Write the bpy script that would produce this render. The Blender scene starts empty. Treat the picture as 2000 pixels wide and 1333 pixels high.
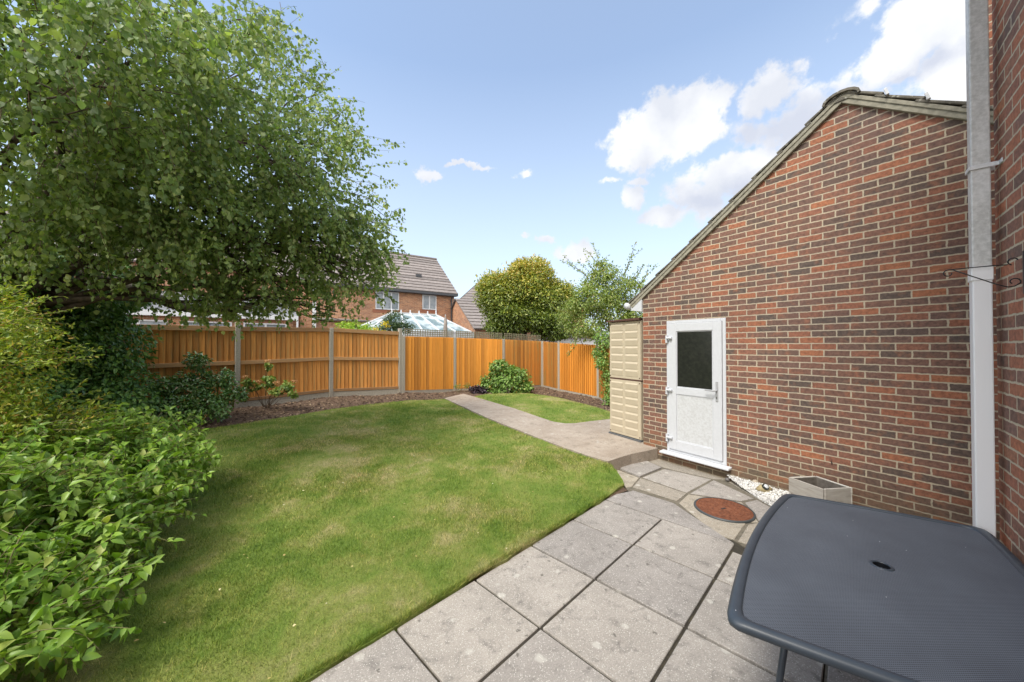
import bpy, bmesh, math, random
import numpy as np
from mathutils import Vector, Matrix, noise
from mathutils.geometry import delaunay_2d_cdt
R = math.radians
rng = np.random.default_rng(7)
random.seed(7)
scene = bpy.context.scene
col = scene.collection

# ------------------------------------------------------------------ camera
F = 687.0                       # focal length in pixels of the 2000 px wide photograph
PITCH = R(0.62)
EYE = 1.75
cam = bpy.data.cameras.new('camera'); cam_o = bpy.data.objects.new('camera', cam); col.objects.link(cam_o)
cam.sensor_width = 36; cam.lens = F / 2000 * 36; cam.clip_start = 0.05; cam.clip_end = 2000
cam_o.location = (0, 0, EYE); cam_o.rotation_euler = (R(90) + PITCH, 0, 0)
scene.camera = cam_o

def ray(px, py):
    a = (px - 1000) / F; b = (666.5 - py) / F
    return (a, math.cos(PITCH) - b * math.sin(PITCH), math.sin(PITCH) + b * math.cos(PITCH))
def pix(px, py, z=0.0):
    r = ray(px, py); k = (z - EYE) / r[2]
    return (r[0] * k, r[1] * k)
def pd(px, py, Y):
    r = ray(px, py); k = Y / r[1]
    return Vector((r[0] * k, Y, EYE + r[2] * k))

# ------------------------------------------------------------------ world, sun, exposure
SUN_EL = 54
sun_dir = Vector((-0.62, -0.78, 0)).normalized()
w = bpy.data.worlds.new('World'); scene.world = w; w.use_nodes = True
nt = w.node_tree; nt.nodes.clear()
def N(nt, typ, **kw):
    n = nt.nodes.new(typ)
    for k, v in kw.items():
        if k.startswith('i_'):
            n.inputs[int(k[2:]) if k[2:].isdigit() else k[2:].replace('_', ' ')].default_value = v
        else: setattr(n, k, v)
    return n
def L(nt, a, b): nt.links.new(a, b)
out = N(nt, 'ShaderNodeOutputWorld'); bg = N(nt, 'ShaderNodeBackground')
sky = N(nt, 'ShaderNodeTexSky', sky_type='NISHITA', sun_disc=False)
sky.sun_elevation = R(SUN_EL); sky.sun_rotation = math.atan2(sun_dir.x, sun_dir.y)
sky.air_density = 1.0; sky.dust_density = 0.6; sky.ozone_density = 2.0
tc = N(nt, 'ShaderNodeTexCoord')
nz = N(nt, 'ShaderNodeTexNoise'); nz.inputs['Scale'].default_value = 9; nz.inputs['Detail'].default_value = 9; nz.inputs['Roughness'].default_value = .62
L(nt, tc.outputs['Generated'], nz.inputs['Vector'])
nzb = N(nt, 'ShaderNodeTexNoise'); nzb.inputs['Scale'].default_value = 22; nzb.inputs['Detail'].default_value = 10; nzb.inputs['Roughness'].default_value = .6
L(nt, tc.outputs['Generated'], nzb.inputs['Vector'])
sub = N(nt, 'ShaderNodeVectorMath', operation='SUBTRACT'); sub.inputs[1].default_value = (.5, .5, .5)
L(nt, nz.outputs['Color'], sub.inputs[0])
sc_ = N(nt, 'ShaderNodeVectorMath', operation='SCALE'); sc_.inputs['Scale'].default_value = .11
L(nt, sub.outputs[0], sc_.inputs[0])
ad = N(nt, 'ShaderNodeVectorMath', operation='ADD'); L(nt, tc.outputs['Generated'], ad.inputs[0]); L(nt, sc_.outputs[0], ad.inputs[1])
# clouds: px, py, rx, ry, strength
CLOUDS = [(1300,262,105,68,1.2),(1355,212,62,44,1.2),(1245,300,50,32,1.0),(1512,172,60,48,1.1),(1540,240,120,52,.75),(1640,225,90,70,.7),
 (1790,70,95,95,1.15),(1735,135,80,62,1.1),(1860,130,100,95,1.15),(1700,10,45,30,.3),(1430,345,85,40,1.1),(1370,385,80,40,.9),(1300,418,56,28,1.1),(1240,385,24,30,.9),
 (1252,350,26,10,.75),(1195,355,30,8,.5),(836,346,30,14,.85),(893,326,22,7,.7),(942,332,30,7,.7),(1022,338,20,12,.55),(1030,459,13,7,.75),(1070,470,20,9,.85),(1122,496,42,18,.8),
 (1490,330,60,40,.85),(1950,60,90,120,1.1),(1620,60,30,22,.3)]
prev = None
for (cx, cy, rx, ry, st) in CLOUDS:
    c = Vector(ray(cx, cy)).normalized()
    ax = (Vector(ray(cx + rx, cy)).normalized() - c).length; az = (Vector(ray(cx, cy - ry)).normalized() - c).length
    s1 = N(nt, 'ShaderNodeVectorMath', operation='SUBTRACT'); s1.inputs[1].default_value = c; L(nt, ad.outputs[0], s1.inputs[0])
    s2 = N(nt, 'ShaderNodeVectorMath', operation='MULTIPLY'); s2.inputs[1].default_value = (1/ax, 1/ax, 1/az); L(nt, s1.outputs[0], s2.inputs[0])
    s3 = N(nt, 'ShaderNodeVectorMath', operation='LENGTH'); L(nt, s2.outputs[0], s3.inputs[0])
    mr = N(nt, 'ShaderNodeMapRange'); mr.inputs[1].default_value = 1.35; mr.inputs[2].default_value = .25; mr.inputs[3].default_value = 0; mr.inputs[4].default_value = st
    L(nt, s3.outputs['Value'], mr.inputs[0])
    if prev is None: prev = mr.outputs[0]
    else:
        mx = N(nt, 'ShaderNodeMath', operation='MAXIMUM'); L(nt, prev, mx.inputs[0]); L(nt, mr.outputs[0], mx.inputs[1]); prev = mx.outputs[0]
# density = blob + (noise-.5)*k
m1 = N(nt, 'ShaderNodeMath', operation='MULTIPLY_ADD'); m1.inputs[1].default_value = 2.0; m1.inputs[2].default_value = -1.0; L(nt, nzb.outputs['Fac'], m1.inputs[0])
m2 = N(nt, 'ShaderNodeMath', operation='ADD'); L(nt, prev, m2.inputs[0]); L(nt, m1.outputs[0], m2.inputs[1])
mr = N(nt, 'ShaderNodeMapRange'); mr.interpolation_type = 'SMOOTHSTEP'; mr.inputs[1].default_value = .08; mr.inputs[2].default_value = .60; L(nt, m2.outputs[0], mr.inputs[0])
gate = N(nt, 'ShaderNodeMapRange'); gate.inputs[1].default_value = .03; gate.inputs[2].default_value = .25; L(nt, prev, gate.inputs[0])
mm = N(nt, 'ShaderNodeMath', operation='MULTIPLY'); L(nt, mr.outputs[0], mm.inputs[0]); L(nt, gate.outputs[0], mm.inputs[1])
nzc = N(nt, 'ShaderNodeTexNoise'); nzc.inputs['Scale'].default_value = 5; nzc.inputs['Detail'].default_value = 6
L(nt, tc.outputs['Generated'], nzc.inputs['Vector'])
cr = N(nt, 'ShaderNodeValToRGB'); cr.color_ramp.elements[0].position = .40; cr.color_ramp.elements[0].color = (3.3, 3.45, 3.8, 1)
cr.color_ramp.elements[1].position = .56; cr.color_ramp.elements[1].color = (4.35, 4.4, 4.5, 1)
L(nt, nzc.outputs['Fac'], cr.inputs['Fac'])
# faint high milky veil towards the horizon keeps the lower sky pale
sepd = N(nt, 'ShaderNodeSeparateXYZ'); L(nt, tc.outputs['Generated'], sepd.inputs[0])
mrh = N(nt, 'ShaderNodeMapRange'); mrh.inputs[1].default_value = 0; mrh.inputs[2].default_value = .62; mrh.inputs[3].default_value = .82; mrh.inputs[4].default_value = .24
L(nt, sepd.outputs['Z'], mrh.inputs[0])
veil = N(nt, 'ShaderNodeMix', data_type='RGBA'); veil.inputs[7].default_value = (4.2, 4.55, 5.0, 1)
L(nt, mrh.outputs[0], veil.inputs[0]); skt = N(nt, 'ShaderNodeMix', data_type='RGBA', blend_type='MULTIPLY'); skt.inputs[0].default_value = 1; skt.inputs[7].default_value = (.86, 1.02, 1.09, 1); L(nt, sky.outputs[0], skt.inputs[6]); L(nt, skt.outputs[2], veil.inputs[6])
cv1 = N(nt, 'ShaderNodeMath', operation='MULTIPLY_ADD'); cv1.inputs[1].default_value = -1.6; cv1.inputs[2].default_value = .05; L(nt, sepd.outputs['Y'], cv1.inputs[0])  # unseen cloud bank behind the camera and overhead, added as soft fill light
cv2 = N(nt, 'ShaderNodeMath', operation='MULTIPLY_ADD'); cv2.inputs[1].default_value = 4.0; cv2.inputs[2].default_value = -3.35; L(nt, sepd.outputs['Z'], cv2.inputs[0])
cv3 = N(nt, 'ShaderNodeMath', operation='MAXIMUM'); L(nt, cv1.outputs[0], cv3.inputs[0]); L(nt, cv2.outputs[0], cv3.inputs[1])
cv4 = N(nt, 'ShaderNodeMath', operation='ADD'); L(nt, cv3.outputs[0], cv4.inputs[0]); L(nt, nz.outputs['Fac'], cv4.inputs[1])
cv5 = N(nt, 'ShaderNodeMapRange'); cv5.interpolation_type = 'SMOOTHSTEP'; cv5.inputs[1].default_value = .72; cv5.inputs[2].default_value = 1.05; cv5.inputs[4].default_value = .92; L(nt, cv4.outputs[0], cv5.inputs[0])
gprev = None
for (cx, cy, rx, ry) in [(1545,248,130,50),(1470,255,60,45),(1650,230,90,50),(1375,392,80,22),(1450,372,60,25),(1830,120,60,30),(1760,165,60,25)]:
    c = Vector(ray(cx, cy)).normalized(); ax = (Vector(ray(cx + rx, cy)).normalized() - c).length; az = (Vector(ray(cx, cy - ry)).normalized() - c).length
    s1 = N(nt, 'ShaderNodeVectorMath', operation='SUBTRACT'); s1.inputs[1].default_value = c; L(nt, ad.outputs[0], s1.inputs[0])
    s2 = N(nt, 'ShaderNodeVectorMath', operation='MULTIPLY'); s2.inputs[1].default_value = (1/ax, 1/ax, 1/az); L(nt, s1.outputs[0], s2.inputs[0])
    s3 = N(nt, 'ShaderNodeVectorMath', operation='LENGTH'); L(nt, s2.outputs[0], s3.inputs[0])
    g_ = N(nt, 'ShaderNodeMapRange'); g_.inputs[1].default_value = 1.25; g_.inputs[2].default_value = .3; g_.inputs[3].default_value = 0; g_.inputs[4].default_value = .85; L(nt, s3.outputs['Value'], g_.inputs[0])
    if gprev is None: gprev = g_.outputs[0]
    else: mx = N(nt, 'ShaderNodeMath', operation='MAXIMUM'); L(nt, gprev, mx.inputs[0]); L(nt, g_.outputs[0], mx.inputs[1]); gprev = mx.outputs[0]
cgrey = N(nt, 'ShaderNodeMix', data_type='RGBA'); cgrey.inputs[7].default_value = (2.75, 2.95, 3.5, 1); L(nt, gprev, cgrey.inputs[0]); L(nt, cr.outputs[0], cgrey.inputs[6])
cfin = N(nt, 'ShaderNodeMix', data_type='RGBA'); cfin.inputs[7].default_value = (10.5, 10.1, 9.5, 1); L(nt, cv5.outputs[0], cfin.inputs[0]); L(nt, cgrey.outputs[2], cfin.inputs[6])  # added bank is far brighter than the visible clouds, to lift the ambient
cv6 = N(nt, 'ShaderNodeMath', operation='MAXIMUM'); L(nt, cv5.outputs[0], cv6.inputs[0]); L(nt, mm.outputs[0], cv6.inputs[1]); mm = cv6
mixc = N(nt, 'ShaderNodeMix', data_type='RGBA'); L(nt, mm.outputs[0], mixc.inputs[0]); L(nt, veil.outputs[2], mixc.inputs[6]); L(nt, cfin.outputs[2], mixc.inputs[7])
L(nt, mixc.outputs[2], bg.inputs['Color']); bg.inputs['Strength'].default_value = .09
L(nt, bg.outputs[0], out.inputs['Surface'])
sl = bpy.data.lights.new('sun', 'SUN'); so = bpy.data.objects.new('sun', sl); col.objects.link(so)
sl.energy = 1.5; sl.angle = R(20); sl.color = (1, .95, .87)
sd = Vector((sun_dir.x * math.cos(R(SUN_EL)), sun_dir.y * math.cos(R(SUN_EL)), math.sin(R(SUN_EL))))
so.rotation_euler = (-sd).to_track_quat('-Z', 'Y').to_euler(); so.location = sd * 40
scene.view_settings.view_transform = 'Standard'; scene.view_settings.look = 'None'; scene.view_settings.gamma = 1
scene.view_settings.exposure = 1.45
scene.cycles.max_bounces = 8; scene.cycles.transparent_max_bounces = 8

# ------------------------------------------------------------------ object helpers
def tag(o, label=None, cat=None, group=None, kind=None):
    if label: o['label'] = label
    if cat: o['category'] = cat
    if group: o['group'] = group
    if kind: o['kind'] = kind
    return o
def thing(name, label, cat, loc=(0, 0, 0), rz=0, group=None):
    o = bpy.data.objects.new(name, None); col.objects.link(o)
    o.location = loc; o.rotation_euler = (0, 0, rz); o.empty_display_size = .2
    return tag(o, label, cat, group)
def link(name, me, mats, parent=None, smooth=False):
    o = bpy.data.objects.new(name, me); col.objects.link(o)
    for m in (mats if isinstance(mats, (list, tuple)) else [mats]): me.materials.append(m)
    if parent: o.parent = parent
    if smooth: me.polygons.foreach_set('use_smooth', [True] * len(me.polygons))
    return o

class MB:
    def __init__(s): s.v = []; s.f = []; s.mi = []; s.r = []
    def face(s, pts, mi=0, r=None):
        b = len(s.v); s.v += [tuple(p) for p in pts]; s.f.append(tuple(range(b, b + len(pts)))); s.mi.append(mi); s.r.append(random.random() if r is None else r)
        return s
    def hull(s, v, f, mi=0, r=None):
        b = len(s.v); s.v += [tuple(p) for p in v]; r = random.random() if r is None else r
        for q in f: s.f.append(tuple(b + i for i in q)); s.mi.append(mi); s.r.append(r)
        return s
    def box(s, x0, x1, y0, y1, z0, z1, mi=0, r=None):
        v = [(x0,y0,z0),(x1,y0,z0),(x1,y1,z0),(x0,y1,z0),(x0,y0,z1),(x1,y0,z1),(x1,y1,z1),(x0,y1,z1)]
        return s.hull(v, BOXF, mi, r)
    def bar(s, a, b, wx, wz, up=(0, 0, 1), mi=0, r=None):
        a = Vector(a); b = Vector(b); d = (b - a).normalized(); up = Vector(up)
        sd_ = d.cross(up)
        if sd_.length < 1e-4: sd_ = d.cross(Vector((1, 0, 0)))
        sd_.normalize(); u = sd_.cross(d).normalized()
        v = []
        for p in (a, b):
            for (i, j) in ((-1, -1), (1, -1), (1, 1), (-1, 1)): v.append(p + sd_ * (i * wx / 2) + u * (j * wz / 2))
        return s.hull(v, [(0,3,2,1),(4,5,6,7),(0,1,5,4),(1,2,6,5),(2,3,7,6),(3,0,4,7)], mi, r)
    def prism(s, poly, z0, z1, mi=0, r=None):
        n = len(poly); v = [(p[0], p[1], z0) for p in poly] + [(p[0], p[1], z1) for p in poly]
        f = [tuple(range(n - 1, -1, -1)), tuple(range(n, 2 * n))] + [(i, (i + 1) % n, n + (i + 1) % n, n + i) for i in range(n)]
        return s.hull(v, f, mi, r)
    def tube(s, pts, rad, sides=8, mi=0, cap=True, closed=False, r=None):
        pts = [Vector(p) for p in pts]; n = len(pts)
        if not hasattr(rad, '__len__'): rad = [rad] * n
        b = len(s.v); r = random.random() if r is None else r
        ref = Vector((0, 0, 1)); last = None
        for i, p in enumerate(pts):
            if closed: t = pts[(i + 1) % n] - pts[i - 1]
            else: t = pts[min(i + 1, n - 1)] - pts[max(i - 1, 0)]
            t.normalize()
            if last is None:
                a = t.cross(ref)
                if a.length < .05: a = t.cross(Vector((1, 0, 0)))
            else: a = last - t * last.dot(t)
            a.normalize(); last = a; c = t.cross(a)
            for k in range(sides):
                an = 2 * math.pi * k / sides
                s.v.append(tuple(p + (a * math.cos(an) + c * math.sin(an)) * rad[i]))
        for i in range(n if closed else n - 1):
            j = (i + 1) % n
            for k in range(sides):
                s.f.append((b + i*sides + k, b + i*sides + (k+1) % sides, b + j*sides + (k+1) % sides, b + j*sides + k)); s.mi.append(mi); s.r.append(r)
        if cap and not closed:
            s.f.append(tuple(b + k for k in range(sides - 1, -1, -1))); s.mi.append(mi); s.r.append(r)
            s.f.append(tuple(b + (n-1)*sides + k for k in range(sides))); s.mi.append(mi); s.r.append(r)
        return s
    def lathe(s, prof, c=(0, 0, 0), sides=24, mi=0, r=None):
        b = len(s.v); n = len(prof); r = random.random() if r is None else r
        for (rr, z) in prof:
            for k in range(sides):
                a = 2 * math.pi * k / sides; s.v.append((c[0] + rr * math.cos(a), c[1] + rr * math.sin(a), c[2] + z))
        for i in range(n - 1):
            for k in range(sides):
                s.f.append((b+i*sides+k, b+i*sides+(k+1) % sides, b+(i+1)*sides+(k+1) % sides, b+(i+1)*sides+k)); s.mi.append(mi); s.r.append(r)
        return s
    def build(s, name, mats, parent=None, bevel=0, smooth=False, seg=1):
        me = bpy.data.meshes.new(name); me.from_pydata(s.v, [], s.f); me.update()
        me.polygons.foreach_set('material_index', s.mi)
        at = me.attributes.new('rnd', 'FLOAT', 'FACE'); at.data.foreach_set('value', s.r)
        if bevel:
            bm = bmesh.new(); bm.from_mesh(me)
            bmesh.ops.recalc_face_normals(bm, faces=bm.faces)
            es = [e for e in bm.edges if len(e.link_faces) == 2 and e.calc_face_angle(0) > .5]
            bmesh.ops.bevel(bm, geom=es, offset=bevel, segments=seg, affect='EDGES', profile=.5, clamp_overlap=True)
            bm.to_mesh(me); bm.free()
        return link(name, me, mats, parent, smooth)
BOXF = [(0,3,2,1),(4,5,6,7),(0,1,5,4),(1,2,6,5),(2,3,7,6),(3,0,4,7)]

def in_poly(x, y, poly):
    """vectorised point in polygon"""
    x = np.asarray(x); y = np.asarray(y); ins = np.zeros(x.shape, bool); n = len(poly)
    for i in range(n):
        x0, y0 = poly[i]; x1, y1 = poly[(i + 1) % n]
        if y0 == y1: continue
        c = ((y0 > y) != (y1 > y)) & (x < (x1 - x0) * (y - y0) / (y1 - y0) + x0)
        ins ^= c
    return ins
def resample(poly, step):
    o = []
    for i in range(len(poly)):
        a = Vector(poly[i][:2]); b = Vector(poly[(i + 1) % len(poly)][:2]); k = max(1, int((b - a).length / step))
        for j in range(k): o.append(tuple(a.lerp(b, j / k)))
    return o
def sheet(name, poly, zf, step, mats, skirt=.08, wob=0, parent=None):
    bd = resample(poly, step)
    if wob: bd = [(x + wob * noise.noise((x * 7, y * 7, 3)), y + wob * noise.noise((x * 7, y * 7, 9))) for x, y in bd]
    xs = [p[0] for p in bd]; ys = [p[1] for p in bd]; pts = list(bd); nb = len(bd)
    gx, gy = np.meshgrid(np.arange(min(xs), max(xs), step), np.arange(min(ys), max(ys), step))
    gx = gx.ravel() + rng.uniform(-.2, .2, gx.size) * step; gy = gy.ravel() + rng.uniform(-.2, .2, gy.size) * step
    m = in_poly(gx, gy, bd); pts += list(zip(gx[m].tolist(), gy[m].tolist()))
    v, e, f, *_ = delaunay_2d_cdt([Vector(p) for p in pts], [(i, (i + 1) % nb) for i in range(nb)], [], 1, 1e-5)
    V = [(p.x, p.y, zf(p.x, p.y)) for p in v]; Fc = [tuple(t) for t in f]
    if skirt:
        from collections import Counter
        c = Counter()
        for t in Fc:
            for i in range(len(t)): c[tuple(sorted((t[i], t[(i + 1) % len(t)])))] += 1
        low = {}
        def lo(i):
            if i not in low: low[i] = len(V); V.append((V[i][0], V[i][1], V[i][2] - skirt))
            return low[i]
        for t in list(Fc):
            for i in range(len(t)):
                a, b = t[i], t[(i + 1) % len(t)]
                if c[tuple(sorted((a, b)))] == 1: Fc.append((b, a, lo(a), lo(b)))
    me = bpy.data.meshes.new(name); me.from_pydata(V, [], Fc); me.update()
    return link(name, me, mats, parent)

# ------------------------------------------------------------------ material helpers
def mat(name):
    m = bpy.data.materials.new(name); m.use_nodes = True; n = m.node_tree
    return m, n, n.nodes['Principled BSDF']
def sset(b, **k):
    for a, v in k.items(): b.inputs[a.replace('_', ' ')].default_value = v
def ramp(nt, stops, src=None, interp='LINEAR'):
    r = N(nt, 'ShaderNodeValToRGB'); cr = r.color_ramp; cr.interpolation = interp
    while len(cr.elements) < len(stops): cr.elements.new(.5)
    for e, (p, c) in zip(cr.elements, stops):
        e.position = p; e.color = (*c, 1) if len(c) == 3 else c
    if src is not None: L(nt, src, r.inputs['Fac'])
    return r
def noise_n(nt, scale, detail=4, rough=.55, vec=None, dist=0):
    n = N(nt, 'ShaderNodeTexNoise'); n.inputs['Scale'].default_value = scale; n.inputs['Detail'].default_value = detail
    n.inputs['Roughness'].default_value = rough; n.inputs['Distortion'].default_value = dist
    if vec is not None: L(nt, vec, n.inputs['Vector'])
    return n
def mixc_(nt, fac, a, b, mode='MIX'):
    m = N(nt, 'ShaderNodeMix', data_type='RGBA', blend_type=mode)
    for i, s in ((0, fac), (6, a), (7, b)):
        if hasattr(s, 'links') or hasattr(s, 'is_linked'): L(nt, s, m.inputs[i])
        elif i == 0: m.inputs[0].default_value = s
        else: m.inputs[i].default_value = (*s, 1)
    return m.outputs[2]
def bump(nt, b, h, strength=.3, dist=.01):
    n = N(nt, 'ShaderNodeBump'); n.inputs['Strength'].default_value = strength; n.inputs['Distance'].default_value = dist
    L(nt, h, n.inputs['Height']); L(nt, n.outputs[0], b.inputs['Normal'])
    return n
def objco(nt): return N(nt, 'ShaderNodeTexCoord').outputs['Object']
def attr(nt, name='rnd'):
    a = N(nt, 'ShaderNodeAttribute'); a.attribute_name = name; return a.outputs['Fac']

def plain(name, c, rough=.5, metal=0, var=.12, scale=30, bmp=0, c2=None, thr=(.4, .65)):
    m, nt, b = mat(name); co = objco(nt); n = noise_n(nt, scale, 6, .6, co)
    r = ramp(nt, [(thr[0], c), (thr[1], c2 if c2 else tuple(x * (1 - var) for x in c))], n.outputs['Fac'])
    L(nt, r.outputs[0], b.inputs['Base Color']); sset(b, Roughness=rough, Metallic=metal)
    if bmp: bump(nt, b, n.outputs['Fac'], bmp, .004)
    return m

def brick(name, axis='x', off=0.0, bw=.2118, rh=.0706, ms=.0067, stops=None, mortar=(.50,.43,.32), bstr=.6, seed=0, stain=True):
    m, nt, b = mat(name); co = objco(nt)
    sp = N(nt, 'ShaderNodeSeparateXYZ'); L(nt, co, sp.inputs[0])
    cb = N(nt, 'ShaderNodeCombineXYZ'); L(nt, sp.outputs['X' if axis == 'x' else 'Y'], cb.inputs[0]); L(nt, sp.outputs['Z'], cb.inputs[1])
    a1 = N(nt, 'ShaderNodeVectorMath', operation='ADD'); a1.inputs[1].default_value = (off, 50 * rh + seed * rh * 2, 0); L(nt, cb.outputs[0], a1.inputs[0])
    nn = noise_n(nt, 26, 2, .5, co)
    s = N(nt, 'ShaderNodeVectorMath', operation='SUBTRACT'); s.inputs[1].default_value = (.5, .5, .5); L(nt, nn.outputs['Color'], s.inputs[0])
    s2 = N(nt, 'ShaderNodeVectorMath', operation='SCALE'); s2.inputs['Scale'].default_value = rh * .17; L(nt, s.outputs[0], s2.inputs[0])
    a2 = N(nt, 'ShaderNodeVectorMath', operation='ADD'); L(nt, a1.outputs[0], a2.inputs[0]); L(nt, s2.outputs[0], a2.inputs[1])
    bt = N(nt, 'ShaderNodeTexBrick'); bt.offset = .5; bt.squash = 1
    for k, v in (('Scale', 1), ('Mortar Size', ms), ('Mortar Smooth', .25), ('Bias', 0), ('Brick Width', bw), ('Row Height', rh)): bt.inputs[k].default_value = v
    bt.inputs['Color1'].default_value = (0, 0, 0, 1); bt.inputs['Color2'].default_value = (1, 1, 1, 1); bt.inputs['Mortar'].default_value = (0, 0, 0, 1)
    L(nt, a2.outputs[0], bt.inputs['Vector'])
    stops = stops or [(0, (.115,.088,.075)), (.22, (.15,.097,.078)), (.42, (.21,.108,.08)), (.6, (.17,.103,.083)), (.76, (.24,.115,.08)), (.9, (.31,.125,.075)), (1, (.36,.145,.075))]
    base = ramp(nt, stops, bt.outputs['Color'])
    # blotches across single bricks (kiln flashing)
    fl = noise_n(nt, 7.5, 4, .6, co); flr = ramp(nt, [(.52, (0,0,0)), (.66, (1,1,1))], fl.outputs['Fac'])
    fl2 = noise_n(nt, 34, 5, .65, co); f2r = ramp(nt, [(.3, (.55,.56,.58)), (.7, (1.35,1.32,1.28))], fl2.outputs['Fac'])
    h = N(nt, 'ShaderNodeMath', operation='MULTIPLY'); h.inputs[1].default_value = .5; L(nt, flr.outputs[0], h.inputs[0])
    c1 = mixc_(nt, h.outputs[0], base.outputs[0], (.34,.14,.078))
    c2 = mixc_(nt, 1.0, c1, f2r.outputs[0], 'MULTIPLY')
    mo = noise_n(nt, 60, 4, .6, co); mor = ramp(nt, [(.3, tuple(x * .82 for x in mortar)), (.7, tuple(x * 1.12 for x in mortar))], mo.outputs['Fac'])
    big = noise_n(nt, .8, 4, .6, co); bgr = ramp(nt, [(.35, (.86,.86,.88)), (.65, (1.14,1.12,1.08))], big.outputs['Fac'])
    c3 = mixc_(nt, bt.outputs['Fac'], c2, mor.outputs[0]); c3 = mixc_(nt, 1.0, c3, bgr.outputs[0], 'MULTIPLY')
    if stain:   # damp green-brown staining on the lowest courses, an actual stain on the wall
        mz = N(nt, 'ShaderNodeMapRange'); mz.inputs[1].default_value = .12; mz.inputs[2].default_value = .5; mz.inputs[3].default_value = .45; mz.inputs[4].default_value = 0
        ns = noise_n(nt, 4, 4, .6, co); az = N(nt, 'ShaderNodeMath', operation='MULTIPLY_ADD'); az.inputs[1].default_value = .5; L(nt, ns.outputs['Fac'], az.inputs[0]); L(nt, sp.outputs['Z'], az.inputs[2])
        ms_ = N(nt, 'ShaderNodeMath', operation='SUBTRACT'); ms_.inputs[1].default_value = .25; L(nt, az.outputs[0], ms_.inputs[0]); L(nt, ms_.outputs[0], mz.inputs[0])
        c3 = mixc_(nt, mz.outputs[0], c3, (.11,.09,.045))
    L(nt, c3, b.inputs['Base Color']); sset(b, Roughness=.85)
    inv = N(nt, 'ShaderNodeMath', operation='SUBTRACT'); inv.inputs[0].default_value = 1; L(nt, bt.outputs['Fac'], inv.inputs[1])
    hh = N(nt, 'ShaderNodeMath', operation='MULTIPLY_ADD'); hh.inputs[1].default_value = .25; L(nt, fl2.outputs['Fac'], hh.inputs[0]); L(nt, inv.outputs[0], hh.inputs[2])
    bump(nt, b, hh.outputs[0], bstr, .006)
    return m

def leafmat(name, stops, trans=.28, rough=.42, spec=.5, tr_tint=(1.25, 1.35, .5)):
    m, nt, b = mat(name); r = ramp(nt, stops, attr(nt)); co = objco(nt)
    n = noise_n(nt, 1.6, 3, .5, co); nr = ramp(nt, [(.3, (.82,.82,.82)), (.7, (1.2,1.2,1.15))], n.outputs['Fac'])
    c = mixc_(nt, 1.0, r.outputs[0], nr.outputs[0], 'MULTIPLY')
    L(nt, c, b.inputs['Base Color']); sset(b, Roughness=rough); b.inputs['Specular IOR Level'].default_value = spec
    t = N(nt, 'ShaderNodeBsdfTranslucent'); ct = mixc_(nt, 1.0, c, tr_tint, 'MULTIPLY'); L(nt, ct, t.inputs['Color'])
    mx = N(nt, 'ShaderNodeMixShader'); mx.inputs[0].default_value = trans
    L(nt, b.outputs[0], mx.inputs[1]); L(nt, t.outputs[0], mx.inputs[2]); L(nt, mx.outputs[0], nt.nodes['Material Output'].inputs['Surface'])
    return m

M = {}
M['white'] = plain('white_upvc', (.60,.62,.655), .3, var=.05)
M['white_dull'] = plain('weathered_white', (.66,.68,.70), .5, var=.15)
M['cream'] = plain('cream_plastic', (.52,.45,.33), .55, var=.06, scale=8)
M['brown'] = plain('brown_plastic', (.10,.045,.035), .5)
M['black'] = plain('black_iron', (.008,.009,.012), .45, var=.3)
M['darkglass'] = plain('dark_glass', (.018,.020,.017), .16, var=.3, scale=20, c2=(.028,.03,.024))
M['gasket'] = plain('grey_gasket', (.10,.10,.11), .7)
M['panel'] = plain('streaked_panel', (.60,.62,.64), .45, scale=40, c2=(.50,.51,.52), bmp=.1)
M['concrete'] = plain('concrete_post', (.44,.40,.33), .9, scale=40, c2=(.31,.285,.23), bmp=.4)
M['steel'] = plain('dull_steel', (.2,.2,.2), .4, .8)
M['mortar'] = plain('verge_mortar', (.34,.32,.25), .9, scale=22, c2=(.22,.21,.165), bmp=.4)

def tilemat(name, a, b_, lich=(.42,.42,.36), k=.6):
    m, nt, b = mat(name); co = objco(nt); n = noise_n(nt, 6, 8, .7, co); r = ramp(nt, [(.35, a), (.6, b_)], n.outputs['Fac'])
    l = noise_n(nt, 30, 5, .6, co); lr = ramp(nt, [(k, (0,0,0)), (k + .08, (.8,.8,.8))], l.outputs['Fac'])
    c = mixc_(nt, lr.outputs[0], r.outputs[0], lich)
    rn = ramp(nt, [(0, (.8,.8,.8)), (1, (1.2,1.2,1.2))], attr(nt)); c = mixc_(nt, 1.0, c, rn.outputs[0], 'MULTIPLY')
    L(nt, c, b.inputs['Base Color']); sset(b, Roughness=.9); bump(nt, b, l.outputs['Fac'], .4, .01); return m
M['tile'] = tilemat('concrete_tile', (.085,.08,.065), (.17,.155,.125), (.4,.39,.33), .56)
M['tile_far'] = tilemat('brown_grey_tile', (.15,.13,.125), (.22,.195,.185), (.3,.28,.25), .62)
M['slate'] = tilemat('grey_slate', (.12,.125,.14), (.18,.185,.20), (.3,.3,.3), .7)

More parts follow.
